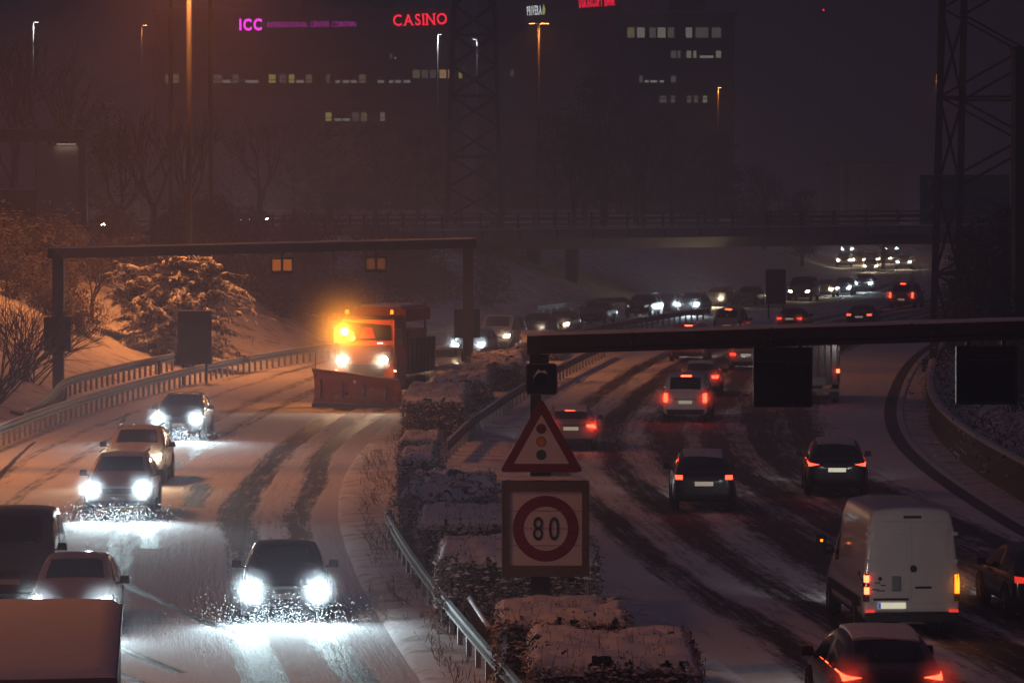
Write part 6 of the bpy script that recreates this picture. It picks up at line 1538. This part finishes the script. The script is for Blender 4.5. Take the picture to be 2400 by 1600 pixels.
# dry grass and twigs poking through snow along the median edge
def grass():
    rnd = random.Random(4); g = MB()
    for k in range(1300):
        d = 70 + 95 * rnd.random() ** 1.3; w = rnd.random()
        x = LR(d) + .05 + abs(rnd.gauss(0, .55)) if w < .8 else RL(d) - .1 - abs(rnd.gauss(0, .4))
        if noise.noise(Vector((x * 1.2, d * .5, 2))) < -.15: continue
        p = Vector((x, d, .02)); h = rnd.uniform(.06, .34) * (1.0 if w < .8 else .6); e = p + Vector((rnd.gauss(0, .12), rnd.gauss(0, .10), h)); s_ = Vector((.006 + .004 * rnd.random(), 0, 0))
        m_ = p.lerp(e, .55) + Vector((0, 0, h * .15))
        g.add([p - s_, p + s_, m_ + s_ * .8, m_ - s_ * .8, e], [(0, 1, 2, 3), (3, 2, 4)])
    o = link('dry_grass', g.mesh('dry_grass'), M['grass'], None, kind='stuff'); o['label'] = 'dry grass poking through snow beside the median hedges'; o['category'] = 'grass'
    # brown weeds on the left of the hedges
    for i, (x, d, h) in enumerate([(-3.7, 128, .9), (-3.75, 121, .8), (-3.3, 106, .8), (-2.5, 92, .7), (-4.2, 138, .8)]):
        t = thing('dry_weed', 'tangle of dry brown weeds leaning over the road edge beside the hedges', 'weed', (x, d, .05), 0, 'dry weeds along the median'); br = MB(); rr = random.Random(i)
        for k in range(12):
            branchy(br, Vector((rr.gauss(0, .25), rr.gauss(0, 1.3), 0)), Vector((rr.gauss(-.2, .5), rr.gauss(0, .4), 1)).normalized(), h * .42, .010, 2, rr, .0, .5, (2, 3), .7, 3)
        link('twigs', br.mesh('twigs'), M['hedgeleaf'], t)['kind'] = 'stuff'
grass()
def fallen_sticks():
    p = W(48, 962, .35)
    t = thing('fallen_branch', 'dark fallen branch pieces lying on the snow bank above the guard rail', 'branch', (p.x, p.y, ground_z(p.x, p.y)))
    part('stick', MB().tube((-.4, .5, .12), (.55, -1.6, .08), .09, .05, 6), M['dark'], t); part('stick', MB().tube((.0, .6, .10), (.85, -1.3, .08), .05, .03, 6), M['dark'], t)
fallen_sticks()
# dark slope shrubs on the bank below the bridge end
# ------------------------------------------------------------------ falling snow caught in the beams
def flakes():
    rnd = random.Random(2); g = MB()
    def flake(p, s_):
        b = len(g.v); c = Vector(p); e = Vector((rnd.gauss(0, 1), rnd.gauss(0, .5), rnd.gauss(0, 1))).normalized() * s_ * 1.25; f = e.cross(Vector((rnd.gauss(0, .35), 1, rnd.gauss(0, .35)))).normalized() * s_ * 1.25
        g.v += [tuple(c - e), tuple(c - f), tuple(c + e), tuple(c + f)]; g.f.append((b, b + 1, b + 2, b + 3))
    for (u, d, n, w) in ((666, 89.6, 1500, 1.05), (275, 117, 1000, 1.0), (418, 155, 700, 1.0), (210, 86.5, 120, .6), (838, 177, 160, 1.7), (1097, 228, 100, 1.1)):
        x0 = (u - 1200) * d / F
        for k in range(n):
            q = rnd.random() ** .8
            x = x0 + rnd.gauss(0, .62) * w * (1 + .3 * q); y = d - .2 - q * 2.2; z = abs(rnd.gauss(0, .27)) + .04 + (1.0 if d == 177 else 0) * rnd.random() * .8
            flake((x, y, z), rnd.uniform(.0045, .0115) * (d / 90) ** .8)
    for k in range(5200):
        d = rnd.uniform(30, 250); u = rnd.uniform(-60, 2460); v = rnd.uniform(350, 1600); z = HCAM - (v - HY) * d / F; x = (u - 1200) * d / F
        if z < .05: continue
        flake((x, d, z), rnd.uniform(.004, .008) * (d / 90) ** .6)
    o = link('falling_snow', g.mesh('falling_snow'), M['flake'], None, kind='stuff'); o['label'] = 'falling snowflakes glinting in the headlight beams'; o['category'] = 'snow'
flakes()
